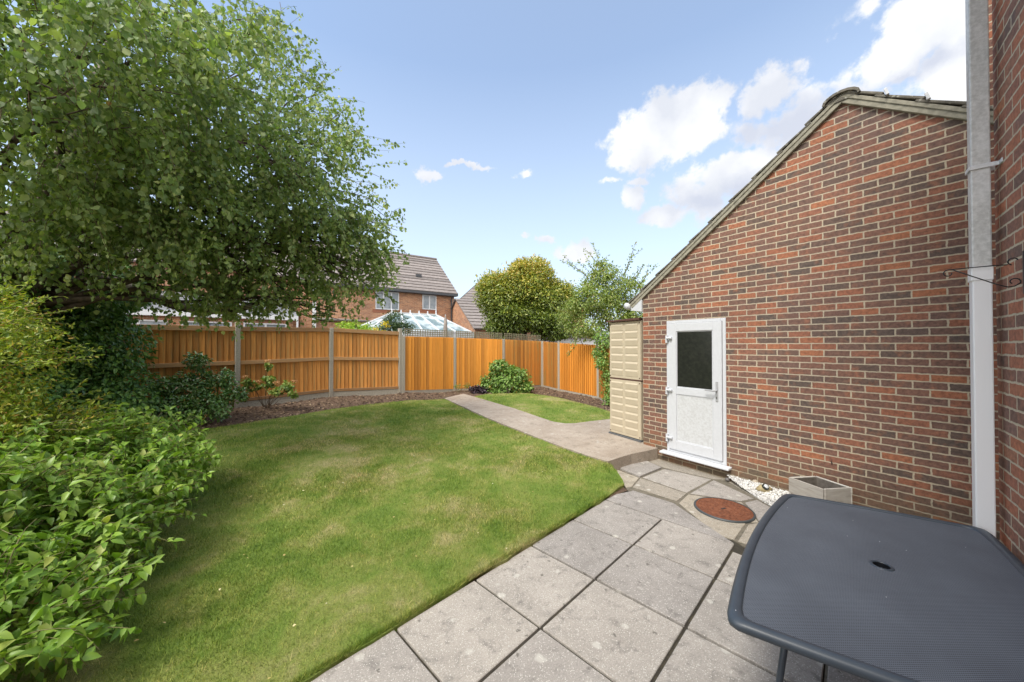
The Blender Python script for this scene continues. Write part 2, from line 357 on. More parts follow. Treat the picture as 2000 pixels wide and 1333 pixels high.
# garage / house bricks
M['brick_x'] = brick('mixed_brick_front', 'x', .26 + .106, seed=0)
M['brick_y'] = brick('mixed_brick_side', 'y', 0, seed=3)
HS = [(0, (.14,.09,.075)), (.25, (.22,.11,.08)), (.5, (.33,.13,.08)), (.75, (.40,.145,.075)), (.9, (.20,.12,.10)), (1, (.46,.18,.085))]
M['hbrick_x'] = brick('red_brick_house', 'x', .03, seed=5, stops=HS)
M['hbrick_y'] = brick('red_brick_house_return', 'y', .03, seed=6, stops=HS)
OS = [(0, (.30,.145,.08)), (.3, (.42,.20,.11)), (.6, (.50,.26,.14)), (.85, (.38,.17,.09)), (1, (.26,.15,.10))]
M['obrick_x'] = brick('orange_brick_x', 'x', 0, .225, .075, .006, OS, (.5,.42,.32), .3, stain=False)
M['obrick_y'] = brick('orange_brick_y', 'y', 0, .225, .075, .006, OS, (.5,.42,.32), .3, stain=False)

def slabmat(name, a, b_, speck=(.72,.70,.64), warm=False):
    m, nt, b = mat(name); co = objco(nt)
    n1 = noise_n(nt, 2.3, 6, .65, co); r1 = ramp(nt, [(.3, a), (.7, b_)], n1.outputs['Fac'])
    vor = N(nt, 'ShaderNodeTexVoronoi'); vor.inputs['Scale'].default_value = 150; L(nt, co, vor.inputs['Vector'])
    sel = ramp(nt, [(.80, (0,0,0)), (.86, (1,1,1))], None); sx = N(nt, 'ShaderNodeSeparateColor'); L(nt, vor.outputs['Color'], sx.inputs[0]); L(nt, sx.outputs[0], sel.inputs['Fac'])
    dd = ramp(nt, [(.30, (1,1,1)), (.5, (0,0,0))], vor.outputs['Distance'])
    sm = N(nt, 'ShaderNodeMath', operation='MULTIPLY'); L(nt, sel.outputs[0], sm.inputs[0]); L(nt, dd.outputs[0], sm.inputs[1])
    sm2 = N(nt, 'ShaderNodeMath', operation='MULTIPLY'); sm2.inputs[1].default_value = .62; L(nt, sm.outputs[0], sm2.inputs[0])
    fine = noise_n(nt, 120, 5, .75, co); fr = ramp(nt, [(.3, (.72,.72,.72)), (.7, (1.25,1.25,1.25))], fine.outputs['Fac'])
    c = mixc_(nt, 1.0, r1.outputs[0], fr.outputs[0], 'MULTIPLY')
    rn = ramp(nt, [(0, (.84,.84,.86)), (1, (1.13,1.11,1.07))], attr(nt)); c = mixc_(nt, 1.0, c, rn.outputs[0], 'MULTIPLY')
    # dark mould blotches and pale lichen spots
    d = noise_n(nt, 9, 7, .7, co, .4); dr = ramp(nt, [(.53, (0,0,0)), (.70, (.72,.72,.72))], d.outputs['Fac']); c = mixc_(nt, dr.outputs[0], c, tuple(x * .42 for x in a))
    v2 = N(nt, 'ShaderNodeTexVoronoi'); v2.inputs['Scale'].default_value = 5.5; wv = noise_n(nt, 22, 4, .6, co)
    mv = N(nt, 'ShaderNodeVectorMath', operation='SCALE'); mv.inputs['Scale'].default_value = .05; L(nt, wv.outputs['Color'], mv.inputs[0])
    av = N(nt, 'ShaderNodeVectorMath', operation='ADD'); L(nt, co, av.inputs[0]); L(nt, mv.outputs[0], av.inputs[1]); L(nt, av.outputs[0], v2.inputs['Vector'])
    l = ramp(nt, [(.10, (.7,.7,.7)), (.17, (0,0,0))], v2.outputs['Distance']); c = mixc_(nt, l.outputs[0], c, (.50,.48,.43))
    v3 = N(nt, 'ShaderNodeTexVoronoi'); v3.inputs['Scale'].default_value = 8.3; L(nt, av.outputs[0], v3.inputs['Vector'])
    l3 = ramp(nt, [(.07, (.75,.75,.75)), (.12, (0,0,0))], v3.outputs['Distance']); c = mixc_(nt, l3.outputs[0], c, (.10,.09,.075))
    c = mixc_(nt, sm2.outputs[0], c, speck)
    L(nt, c, b.inputs['Base Color']); sset(b, Roughness=.9); bump(nt, b, fine.outputs['Fac'], .35, .004)
    return m
M['slab'] = slabmat('aggregate_slab', (.27,.25,.228), (.365,.34,.312))
M['path'] = slabmat('buff_path', (.33,.265,.20), (.47,.40,.32))
M['infill'] = slabmat('cement_infill', (.29,.26,.21), (.37,.33,.27))

def lawn_color(nt, co):
    n1 = noise_n(nt, .55, 5, .6, co, .3); n2 = noise_n(nt, 2.6, 5, .65, co, .3)
    mxn = N(nt, 'ShaderNodeMath', operation='MULTIPLY_ADD'); mxn.inputs[1].default_value = .55; L(nt, n2.outputs['Fac'], mxn.inputs[0])
    h = N(nt, 'ShaderNodeMath', operation='MULTIPLY'); h.inputs[1].default_value = .55; L(nt, n1.outputs['Fac'], h.inputs[0]); L(nt, h.outputs[0], mxn.inputs[2])
    return ramp(nt, [(.37, (.105,.185,.022)), (.49, (.16,.24,.034)), (.57, (.24,.28,.065)), (.67, (.37,.34,.16))], mxn.outputs[0]).outputs[0]
m, nt_, b = mat('lawn_turf'); co = objco(nt_); c = lawn_color(nt_, co)
fn = noise_n(nt_, 90, 6, .7, co); fr = ramp(nt_, [(.3, (.55,.55,.5)), (.7, (1.2,1.2,1.1))], fn.outputs['Fac'])
c = mixc_(nt_, 1.0, c, fr.outputs[0], 'MULTIPLY'); L(nt_, c, b.inputs['Base Color']); sset(b, Roughness=.95); bump(nt_, b, fn.outputs['Fac'], .8, .02); M['lawn'] = m
m, nt_, b = mat('grass_blade'); co = objco(nt_); c = lawn_color(nt_, co)
rr = ramp(nt_, [(0, (.45,.6,.4)), (.5, (1.0,1.08,.85)), (.82, (1.5,1.45,1.2)), (.93, (2.1,1.7,1.8)), (1, (2.8,2.1,3.0))], attr(nt_)); c = mixc_(nt_, 1.0, c, rr.outputs[0], 'MULTIPLY')
L(nt_, c, b.inputs['Base Color']); sset(b, Roughness=.6)
t = N(nt_, 'ShaderNodeBsdfTranslucent'); L(nt_, c, t.inputs['Color']); mx = N(nt_, 'ShaderNodeMixShader'); mx.inputs[0].default_value = .3
L(nt_, b.outputs[0], mx.inputs[1]); L(nt_, t.outputs[0], mx.inputs[2]); L(nt_, mx.outputs[0], nt_.nodes['Material Output'].inputs['Surface']); M['blade'] = m
m, nt_, b = mat('bare_soil'); co = objco(nt_); n1 = noise_n(nt_, 18, 8, .75, co); n2 = noise_n(nt_, 3, 4, .6, co)
c = mixc_(nt_, n2.outputs['Fac'], ramp(nt_, [(.3, (.045,.028,.018)), (.55, (.12,.075,.05)), (.75, (.20,.14,.09))], n1.outputs['Fac']).outputs[0], ramp(nt_, [(.3, (.08,.05,.032)), (.7, (.18,.115,.075))], n1.outputs['Fac']).outputs[0])
L(nt_, c, b.inputs['Base Color']); sset(b, Roughness=.95); bump(nt_, b, n1.outputs['Fac'], .9, .04); M['soil'] = m
m, nt_, b = mat('soil_crumb'); c = ramp(nt_, [(0, (.05,.03,.02)), (.5, (.14,.09,.06)), (.85, (.24,.17,.11)), (1, (.38,.28,.18))], attr(nt_)); L(nt_, c.outputs[0], b.inputs['Base Color']); sset(b, Roughness=.95); M['crumb'] = m

def wood(name, a, b_, grey, gfac=.35, axis=(14, 14, .8), bmp=.25):
    m, nt, b = mat(name); co = objco(nt)
    mp = N(nt, 'ShaderNodeMapping'); mp.inputs['Scale'].default_value = axis; L(nt, co, mp.inputs[0])
    n = noise_n(nt, 3, 7, .65, mp.outputs[0], .6); r = ramp(nt, [(.3, a), (.7, b_)], n.outputs['Fac'])
    rn = ramp(nt, [(0, (.66,.64,.62)), (.3, (.9,.9,.9)), (.7, (1.05,1.05,1.02)), (1, (1.22,1.24,1.25))], attr(nt)); c = mixc_(nt, 1.0, r.outputs[0], rn.outputs[0], 'MULTIPLY')
    g = noise_n(nt, 1.2, 5, .6, mp.outputs[0]); gr = ramp(nt, [(.5, (0,0,0)), (.72, (gfac,)*3)], g.outputs['Fac']); c = mixc_(nt, gr.outputs[0], c, grey)
    L(nt, c, b.inputs['Base Color']); sset(b, Roughness=.75); bump(nt, b, n.outputs['Fac'], bmp, .003)
    return m
M['board'] = wood('orange_stained_board', (.54,.21,.042), (.74,.335,.085), (.30,.24,.10), .75)
M['board2'] = wood('bright_orange_board', (.62,.23,.022), (.78,.33,.05), (.5,.3,.08), .25)
M['board3'] = wood('greenish_board', (.50,.19,.03), (.60,.28,.06), (.27,.27,.10), .85)
M['rail'] = wood('brown_rail', (.36,.19,.08), (.50,.29,.13), (.30,.26,.17), .6, (1.5, 1.5, 14))
M['trellis'] = plain('grey_trellis', (.25,.235,.16), .85, scale=9, c2=(.165,.15,.10))

# leaf materials
M['birch_leaf'] = leafmat('birch_leaf', [(0, (.10,.17,.065)), (.4, (.19,.28,.10)), (.75, (.31,.39,.15)), (.985, (.44,.48,.20)), (1, (.38,.16,.03))], .42, .45, .4)
M['hedge_leaf'] = leafmat('hedge_leaf', [(0, (.06,.15,.035)), (.5, (.11,.24,.055)), (.9, (.19,.34,.08)), (1, (.28,.40,.11))], .15, .4, .5)
M['cam_leaf'] = leafmat('glossy_leaf', [(0, (.07,.16,.04)), (.6, (.15,.29,.08)), (.95, (.10,.17,.04)), (1, (.4,.2,.04))], .12, .22, .8)
M['bush_leaf'] = leafmat('light_green_leaf', [(0, (.09,.19,.025)), (.45, (.19,.33,.045)), (.85, (.31,.44,.075)), (.97, (.42,.45,.13)), (1, (.30,.14,.09))], .32, .42, .5)
M['pyra_leaf'] = leafmat('yellow_green_leaf', [(0, (.13,.22,.025)), (.5, (.28,.37,.045)), (.85, (.42,.45,.07)), (1, (.38,.22,.04))], .3, .4, .5)
M['hyd_leaf'] = leafmat('hydrangea_leaf', [(0, (.12,.21,.045)), (.6, (.20,.30,.07)), (1, (.33,.36,.09))], .3, .5)
M['round_leaf'] = leafmat('bush_leaf', [(0, (.11,.21,.04)), (.6, (.21,.35,.075)), (.93, (.22,.33,.08)), (1, (.42,.27,.06))], .25, .45)
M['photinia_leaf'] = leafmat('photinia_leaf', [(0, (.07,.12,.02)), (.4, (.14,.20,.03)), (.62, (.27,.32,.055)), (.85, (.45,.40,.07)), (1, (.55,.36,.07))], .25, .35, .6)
M['loose_leaf'] = leafmat('loose_tree_leaf', [(0, (.11,.17,.03)), (.5, (.22,.30,.065)), (.9, (.36,.42,.13)), (1, (.3,.2,.06))], .3, .42)
M['bright_leaf'] = leafmat('bright_green_leaf', [(0, (.16,.30,.02)), (.6, (.27,.42,.03)), (1, (.4,.5,.05))], .3, .5)
M['yellow_leaf'] = leafmat('yellow_leaf', [(0, (.5,.42,.03)), (1, (.75,.58,.04))], .3, .5)
M['purple_leaf'] = leafmat('purple_leaf', [(0, (.025,.016,.024)), (1, (.07,.045,.06))], .1, .4, tr_tint=(1, .9, 1))
M['dark_leaf'] = leafmat('dark_shrub_leaf', [(0, (.03,.07,.02)), (1, (.085,.15,.04))], .2, .4)
M['bark'] = plain('bark', (.11,.085,.06), .9, scale=12, c2=(.045,.035,.026), bmp=.8)
M['birch_bark'] = plain('birch_bark', (.30,.27,.22), .85, scale=7, c2=(.05,.04,.03), bmp=.6, thr=(.42, .56))
M['twig'] = plain('twig', (.13,.085,.05), .8)
M['greenstem'] = plain('green_stem', (.17,.16,.06), .7)
M['flower'] = leafmat('faded_flower', [(0, (.55,.27,.11)), (1, (.68,.42,.2))], .3, .7, tr_tint=(1, .9, .7))
M['berry'] = plain('berry', (.40,.14,.035), .5)

# ------------------------------------------------------------------ the lie of the land
def pathz(x, y): return .15 + .03 * min(max((y - 4.8) / 6.0, 0), 1)
ctrl = []
for k in range(-6, 7): ctrl.append((-.281 + .445 * k, 2.648 + .455 * k, 0.0))
ctrl += [(1.44, 4.29, 0.0), (-2.4, 2.8, 0.02), (-3.2, 4.4, .06), (-5, 2, .05), (-5, 5.2, .14), (-2.5, 6.5, .13), (-1, 5.5, .08)]
for (px, py, z) in [(463,797,.29),(646,775,.33),(781,768,.27),(887.5,763.5,.17),(983,760,.12),(1057.5,755,.06),(1092,763,.05),(1169,779,.05),
                    (330,850,.2),(560,818,.24),(700,797,.25)]: ctrl.append((*pix(px, py, z), z))
for (px, py) in [(868,780),(905,797),(950,818),(1000,838),(1050,858),(1100,877),(1150,893),(1183,902),(905,771),(950,785),(1000,800),(1060,818),(1110,829),(1150,826),(1195,818)]:
    x, y = pix(px, py, .16); ctrl.append((x, y, pathz(x, y) - .015))
CT = np.array(ctrl)
def gz(x, y):
    d2 = (CT[:, 0] - x) ** 2 + (CT[:, 1] - y) ** 2 + .01; wt = 1 / d2 ** 1.6
    return float((wt * CT[:, 2]).sum() / wt.sum())
def gz_v(X, Y):
    o = np.empty(len(X))
    for s in range(0, len(X), 20000):
        d2 = (CT[None, :, 0] - X[s:s+20000, None]) ** 2 + (CT[None, :, 1] - Y[s:s+20000, None]) ** 2 + .01; wt = 1 / d2 ** 1.6
        o[s:s+20000] = (wt * CT[None, :, 2]).sum(1) / wt.sum(1)
    return o
def gp(px, py):
    z = .1
    for _ in range(14):
        x, y = pix(px, py, z); z = .5 * z + .5 * gz(x, y)
    return (x, y)

me = bpy.data.meshes.new('ground'); me.from_pydata([(-400,-400,-.3),(400,-400,-.3),(400,400,-.3),(-400,400,-.3)], [], [(0,1,2,3)])
tag(link('ground', me, M['soil']), kind='structure')

a1 = Vector((.457, -.4485)); a2 = Vector((.4445, .4535)); O0 = Vector((-.281, 2.648))      # slab grid
def gridp(i, j): p = O0 + a1 * i + a2 * j; return (p.x, p.y)
LAWN = [gridp(.012, k) for k in (-6, -4, -2, -1, 0, 1, 2, 3)] + [pix(1220, 950), gp(1207, 925), gp(1190, 908)] + [gp(*p) for p in [(1150,896),(1100,879),(1050,860),(1000,840),(950,820),(905,799),(868,781)]] + \
       [gp(*p) for p in [(840,783),(800,784),(740,790),(690,796),(640,803),(590,812),(540,820),(480,829),(430,836),(370,845),(310,855),(260,862)]] + [(-4.7,4.6),(-3.9,3.4),(-3.2,2.2),(-3.0,1.2),(-3.1,.2)]
LAWN2 = [gp(*p) for p in [(925,776),(950,771.5),(985,769),(1035,770),(1070,775),(1100,780),(1150,793),(1192,806),(1215,812)]] + [gp(*p) for p in [(1210,817),(1192,820.5),(1150,825.5),(1125,829),(1105,829.5),(1080,826),(1000,798.5),(950,783.5)]]
lz = lambda x, y: gz(x, y) + .02 + .012 * noise.noise((x * 1.3, y * 1.3, 0))
tag(sheet('lawn', LAWN, lz, .13, M['lawn'], .1, .03), kind='structure')
tag(sheet('lawn', LAWN2, lz, .16, M['lawn'], .1, .03), kind='structure')
Ax, Ay = pix(463, 797, .29); Cx, Cy = pix(1057.5, 755, .06)
BED = [gridp(0, -6), gridp(0, -3), gridp(0, 0), gridp(0, 3), (1.40, 4.27), (1.25, 4.85), (2.1, 6.6), (5.2, 8.4), (4.6, 11.6), (2.8, 13.5), (1.5, 15.2), (-4, 11.6), (-8, 8.4), (-11, 5.4), (-9, -1)]
def bz(x, y):
    return gz(x, y) - .012 + .035 * max(0, noise.noise((x * 3.1, y * 3.1, 5))) + .03 * noise.noise((x * 11, y * 11, 2)) * (1 if y > 6 else .5)
tag(sheet('flower_bed', BED, bz, .12, M['soil'], 0), kind='structure')
PATH = [gp(868,780), gp(905,797), gp(950,818), gp(1000,838), gp(1050,858), gp(1100,877)] + [pix(p[0], p[1], .15) for p in [(1150,892.5),(1187,903),(1210,896),(1234,888.5),(1258,884),(1284,878)]] + \
       [(2.5,5.85),(2.9,6.6),(3.1,8.3)] + [gp(1215,816), gp(1192,821), gp(1150,826), gp(1125,829.5), gp(1105,830), gp(1080,826.5), gp(1000,799), gp(950,784), gp(905,771)]
po = sheet('path', PATH, lambda x, y: pathz(x, y) + .012 + .004 * noise.noise((x * 3, y * 3, 0)), .14, M['path'], .2, .012); tag(po, kind='structure')

GW = (2.246, 5.415); GA = math.atan2(-.8181, .575)
gl = lambda p: ((p[0]-GW[0]) * math.cos(GA) + (p[1]-GW[1]) * math.sin(GA), -(p[0]-GW[0]) * math.sin(GA) + (p[1]-GW[1]) * math.cos(GA))
gw = lambda t, y: (GW[0] + t * math.cos(GA) - y * math.sin(GA), GW[1] + t * math.sin(GA) + y * math.cos(GA))
# patio: bedding of cement, then each slab cut to the grid
mb = MB()
base = [gridp(-.02, -6), gridp(-.02, 3), (1.46, 4.31), (1.30, 4.86), (1.75, 5.3), (2.7, 5.6), (6.5, .5), (3.5, -4), (-1, -4)]
mb.prism(base, -.15, -.0175)
M['joint'] = plain('dark_joint_dirt', (.035,.03,.022), .95, scale=15, c2=(.075,.065,.04), thr=(.45, .7))
tag(mb.build('paving_bed', M['joint']), kind='structure')
INF = [pix(1187,905), (1.40, 4.24), pix(1318,984), gridp(2.6, 2.74), gridp(2.99, 2.0), gridp(3.0, .99), gridp(4.0, .99), gridp(4.0, 0), gridp(5, 0), gridp(6.5, 0), (4.05, 2.8), gw(2.6, -.004), gw(1, -.004), gw(-.1, -.004), pix(1284,880)]
tag(MB().prism(INF, -.10, -.009).build('cement_infill', plain('joint_cement', (.17,.15,.115), .95, scale=18, c2=(.10,.088,.065))), kind='structure')
mb = MB()
def cpiece(pts, z=-.003):
    p = [Vector(pix(*q)) for q in pts]; c = sum(p, Vector((0, 0))) / len(p); mb.prism([tuple(c + (q - c) * (1 - .001 / (q - c).length)) for q in p][::-1], z - .03, z)
cpiece([(1188,911),(1248,933),(1234,950),(1223,952)]); cpiece([(1251,934),(1341,964),(1322,978),(1236,951)], -.001)
cpiece([(1344,965),(1449,981),(1468,1001),(1482,1020),(1458,1019),(1434,1053),(1400,1043),(1326,982)], -.004); cpiece([(1484,1021),(1524,1000),(1560,1022),(1590,1050),(1510,1075),(1441,1057),(1462,1024)], -.002)
cpiece([(1238,889),(1283,881),(1390,923),(1420,936),(1394,935),(1297,913)], -.005)
tag(mb.build('cement_paving', M['infill'], None, .003), kind='structure')
mb = MB()
def slab(poly, z=0, r=None, t=.045):
    poly = [Vector(p) for p in poly]; c = sum(poly, Vector((0, 0))) / len(poly)
    mb.prism([tuple(c + (p - c) * (1 - .0135 / (p - c).length)) for p in poly], z - t, z, r=r)
for i in range(0, 7):
    for j in range(-7, 3):
        p = [gridp(i, j), gridp(i + 1, j), gridp(i + 1, j + 1), gridp(i, j + 1)]
        if i == 2 and j == 2: p = [gridp(2, 2), gridp(3, 2), gridp(3, 2.72), gridp(2, 2.78)]
        if i == 3 and j == 2: continue
        if i >= 4 and j >= 1: continue
        if i >= 5 and j >= 0: continue
        dz = random.uniform(-.004, .003)
        slab(p, dz)
slab([gridp(0, 3), gridp(1, 3), gridp(2, 3), pix(1318, 983), pix(1235, 957), (1.42, 4.24), gridp(.02, 3.35)], 0)
slab([pix(1187,907), pix(1236,890), pix(1294,915), pix(1250,933)], .016, .2)
slab([pix(1297,915), pix(1391,936), pix(1342,962.5), pix(1253,932)], -.004, .6)
slab([pix(1393,937), pix(1475,974), pix(1449,979), pix(1346,963.5)], -.002, .4)
slab([gridp(3.05, 1.6), gridp(4, 1.55), gridp(4, .98), gridp(3.02, 1.0)], -.002, .5)
slab([pix(1453,980), pix(1478,975), pix(1520,997), pix(1482,1018), pix(1470,1000)], -.004, .3)
po = mb.build('patio', M['slab'], None, .004); tag(po, kind='structure')
M['seep'] = None
# ------------------------------------------------------------------ grass blades
def np_mesh(name, V, tmpl, nper, rnd, mats, parent=None, smooth=False):
    """V (n,k,3) verts per item, tmpl list of faces on k verts"""
    n, k = V.shape[:2]; me = bpy.data.meshes.new(name)
    me.vertices.add(n * k); me.vertices.foreach_set('co', V.astype(np.float32).ravel())
    lt = np.array([len(f) for f in tmpl]); flat = np.concatenate([np.array(f) for f in tmpl])
    loops = (np.arange(n)[:, None] * k + flat[None, :]).ravel()
    me.loops.add(len(loops)); me.loops.foreach_set('vertex_index', loops.astype(np.int32))
    tot = np.tile(lt, n); st = np.concatenate([[0], np.cumsum(tot)[:-1]])
    me.polygons.add(len(tot)); me.polygons.foreach_set('loop_start', st.astype(np.int32)); me.polygons.foreach_set('loop_total', tot.astype(np.int32))
    at = me.attributes.new('rnd', 'FLOAT', 'FACE'); at.data.foreach_set('value', np.repeat(rnd, len(tmpl)).astype(np.float32))
    me.update(calc_edges=True)
    if smooth: me.polygons.foreach_set('use_smooth', [True] * len(tot))
    return link(name, me, mats, parent)
def blades(poly, n, rfun=None):
    xs = [p[0] for p in poly]; ys = [p[1] for p in poly]
    X = rng.uniform(min(xs), max(xs), n); Y = rng.uniform(min(ys), max(ys), n); m = in_poly(X, Y, poly); X = X[m]; Y = Y[m]
    d = np.hypot(X, Y); keep = rng.random(len(X)) < np.clip((3.2 / np.maximum(d, 1.2)) ** 1.3, 0, 1); X = X[keep]; Y = Y[keep]; d = d[keep]
    return X, Y, d
X, Y, D_ = blades(LAWN, 1300000)
X2, Y2, D2 = blades(LAWN2, 140000)
X = np.concatenate([X, X2]); Y = np.concatenate([Y, Y2]); D_ = np.concatenate([D_, D2])
print('blades', len(X))
ef = rng.uniform(-5, 3.1, 26000); eo = rng.uniform(-.035, .012, 26000)
X = np.concatenate([X, O0.x + a2.x * ef + a1.x * eo]); Y = np.concatenate([Y, O0.y + a2.y * ef + a1.y * eo]); D_ = np.hypot(X, Y)
Z = gz_v(X, Y) + .012; n = len(X)
h = rng.uniform(.014, .038, n) * (1 + .25 * rng.standard_normal(n)).clip(.5, 1.8); wd = np.clip(.0012 * D_, .0016, .009) * rng.uniform(.7, 1.3, n)
an = rng.uniform(0, 6.283, n); la = rng.uniform(0, 6.283, n); ln = rng.uniform(.1, 1.1, n) * h
V = np.empty((n, 3, 3)); V[:, 0] = np.stack([X - np.cos(an) * wd / 2, Y - np.sin(an) * wd / 2, Z], 1); V[:, 1] = np.stack([X + np.cos(an) * wd / 2, Y + np.sin(an) * wd / 2, Z], 1)
V[:, 2] = np.stack([X + np.cos(la) * ln, Y + np.sin(la) * ln, Z + h], 1)
tag(np_mesh('grass', V, [(0, 1, 2)], 1, rng.random(n), M['blade']), 'short mown green grass with dry straw patches', 'grass', kind='stuff')

# soil crumbs along the beds
def crumbs(name, polys, n, smin, smax, m, lab, cat, zf, flat=.6):
    Vs = []
    for poly in polys:
        xs = [p[0] for p in poly]; ys = [p[1] for p in poly]
        X = rng.uniform(min(xs), max(xs), n); Y = rng.uniform(min(ys), max(ys), n); mk = in_poly(X, Y, poly); Vs.append(np.stack([X[mk], Y[mk]], 1))
    P = np.concatenate(Vs); n = len(P); Z = np.array([zf(x, y) for x, y in P]); S = smin + (smax - smin) * rng.random(n) ** 3
    u = rng.standard_normal((n, 6, 3)) * .22 + np.array([[1,0,0],[0,1,0],[-1,0,0],[0,-1,0],[0,0,1],[0,0,-1]])[None]
    u[:, :, 2] *= flat; a = rng.uniform(0, 6.28, n); ca, sa = np.cos(a)[:, None], np.sin(a)[:, None]
    x = u[:, :, 0] * ca - u[:, :, 1] * sa; y = u[:, :, 0] * sa + u[:, :, 1] * ca
    V = np.stack([x, y, u[:, :, 2]], 2) * S[:, None, None] + np.stack([P[:, 0], P[:, 1], Z + S * .2], 1)[:, None, :]
    o = np_mesh(name, V, [(0,1,4),(1,2,4),(2,3,4),(3,0,4),(1,0,5),(2,1,5),(3,2,5),(0,3,5)], 8, rng.random(n), m)
    return tag(o, lab, cat, kind='stuff')
BB = [gp(*p) for p in [(330,850),(420,835),(540,818),(640,801),(740,788),(868,778),(905,769),(950,770),(985,767),(1035,768),(1100,778),(1150,790),(1200,806)]] + [(3.6,10.6),(3.2,11.5),(1.3,14.2),(-.3,13.0),(-2,12.0),(-3.4,10.75),(-5,9.6),(-6.4,8.1),(-7.5,7)]
crumbs('soil_crumbs', [BB], 60000, .006, .035, M['crumb'], 'loose brown soil crumbs and bark chips along the fence border', 'soil', bz)

# ------------------------------------------------------------------ garage
GW = (2.246, 5.415); GA = math.atan2(-.8181, .575)
gar = thing('garage', 'brick garage with pitched tiled roof and white part-glazed side door', 'garage', (GW[0], GW[1], 0), GA)
TL, TA, TR = -.26, 2.133, 3.30; ZE, ZA = 2.50, 4.30; SL = (ZA - ZE) / (TA - TL)
def zr(t): return ZE + (t - TL) * SL if t <= TA else ZA - (t - TA) * SL
d0, d1, dz0, dz1 = .144, .978, .17, 2.108
mb = MB()
F3 = lambda pts: mb.face([(p[0], 0, p[1]) for p in pts])
F3([(TL, -.2), (d0, -.2), (d0, zr(d0)), (TL, zr(TL))]); F3([(d0, -.2), (d1, -.2), (d1, dz0), (d0, dz0)])
F3([(d0, dz1), (d1, dz1), (d1, zr(d1)), (d0, zr(d0))]); F3([(d1, -.2), (TA, -.2), (TA, ZA), (d1, zr(d1))]); F3([(TA, -.2), (TR, -.2), (TR, zr(TR)), (TA, ZA)])
mb.build('wall', M['brick_x'], gar)
mb = MB()
mb.face([(d0, 0, dz0), (d0, .1, dz0), (d0, .1, dz1), (d0, 0, dz1)]); mb.face([(d1, 0, dz0), (d1, .1, dz0), (d1, .1, dz1), (d1, 0, dz1)])
mb.face([(TL, 0, -.2), (TL, 5.5, -.2), (TL, 5.5, ZE), (TL, 0, ZE)]); mb.face([(TR, 0, -.2), (TR, 5.5, -.2), (TR, 5.5, zr(TR)), (TR, 0, zr(TR))])
mb.face([(TL, 5.5, -.2), (TR, 5.5, -.2), (TR, 5.5, zr(TR)), (TA, 5.5, ZA), (TL, 5.5, ZE)])
mb.build('side_wall', M['brick_y'], gar)
# roof: courses of interlocking concrete tiles, verge bedding, ridge
mb = MB(); cs = math.cos(math.atan(SL)); sn = math.sin(math.atan(SL)); nrm = (-sn, cs)
slope_len = (TA - TL) / cs + .30; NC = 10; g = slope_len / NC
def along(dist, h, side):       # dist measured down from the apex
    t = TA - side * dist * cs; z = ZA + .075 - dist * sn
    return (t - side * sn * h, z + cs * h)
for side, n_ in ((1, NC), (-1, 5)):
    for k in range(n_):
        a = k * g - .03; b_ = (k + 1) * g + .02
        q = [along(a, 0, side), along(b_, .026, side), along(b_, .052, side), along(a, .024, side)]
        for c0 in np.arange(-.05, 5.5, .30):
            dz = random.uniform(-.004, .004)
            v = [(p[0], c0, p[1] + dz) for p in q] + [(p[0], c0 + .296, p[1] + dz) for p in q]
            mb.hull(v, [(0,1,2,3),(7,6,5,4),(0,4,5,1),(1,5,6,2),(2,6,7,3),(3,7,4,0)])
mb.build('roof_tiles', M['tile'], gar, .005)
mb = MB()       # mortar / cement verge strip under tiles
for side, ln_ in ((1, slope_len - .02), (-1, 1.6)):
    q = [along(.0, -.075, side), along(ln_, -.075, side), along(ln_, .004, side), along(0, .004, side)]
    for (y0, y1, lo_) in ((-.035, .06, 0), (-.045, -.03, .045)):
        qq = q if not lo_ else [along(.0, -.03, side), along(ln_, -.03, side), along(ln_, .006, side), along(0, .006, side)]
        v = [(p[0], y0, p[1]) for p in qq] + [(p[0], y1, p[1]) for p in qq]
        mb.hull(v, [(0,1,2,3),(7,6,5,4),(0,4,5,1),(1,5,6,2),(2,6,7,3),(3,7,4,0)])
mb.build('verge', M['mortar'], gar, .004)
mb = MB()
for c0 in np.arange(-.07, 5.4, .42):
    prof = []
    for k in range(9):
        a = math.pi * (k / 8) ; prof.append((TA + .15 * math.cos(a), ZA + .01 + .09 * math.sin(a)))
    inner = [(TA + .13 * math.cos(math.pi * k / 8), ZA + .0 + .075 * math.sin(math.pi * k / 8)) for k in range(9)]
    for y0, y1 in ((c0, c0 + .43),):
        for k in range(8):
            v = [(prof[k][0], y0, prof[k][1]), (prof[k+1][0], y0, prof[k+1][1]), (inner[k+1][0], y0, inner[k+1][1]), (inner[k][0], y0, inner[k][1])]
            v += [(p[0], y1, p[2]) for p in v]
            mb.hull(v, [(0,1,2,3),(7,6,5,4),(0,4,5,1),(1,5,6,2),(2,6,7,3),(3,7,4,0)], r=.5)
mb.face([(TA + .11 * math.cos(math.pi * k / 8), -.045, ZA + .0 + .08 * math.sin(math.pi * k / 8)) for k in range(9)])
mb.build('ridge_tiles', M['tile'], gar)
for dd in (.40, .72, 1.05):       # pale verge clips poking up on the right hand slope
    p = along(dd * 1.0, .03, -1); q = along(dd - .055, .072, -1)
    MB().bar((p[0], -.06, p[1]), (q[0], -.06, q[1]), .03, .022).build('verge_clip', M['white_dull'], gar, .003)
mb = MB(); zs = zr(TL)
mb.hull([(TL - .20, -.03, zs - .19), (TL - .003, -.03, zs - .22), (TL - .003, -.03, zs + .03), (TL - .20, -.03, zs - .075)] + [(TL - .20, 5.5, zs - .19), (TL - .003, 5.5, zs - .22), (TL - .003, 5.5, zs + .03), (TL - .20, 5.5, zs - .075)],
        [(0,1,2,3),(7,6,5,4),(0,4,5,1),(1,5,6,2),(2,6,7,3),(3,7,4,0)])
mb.build('soffit_box', M['white'], gar, .003)
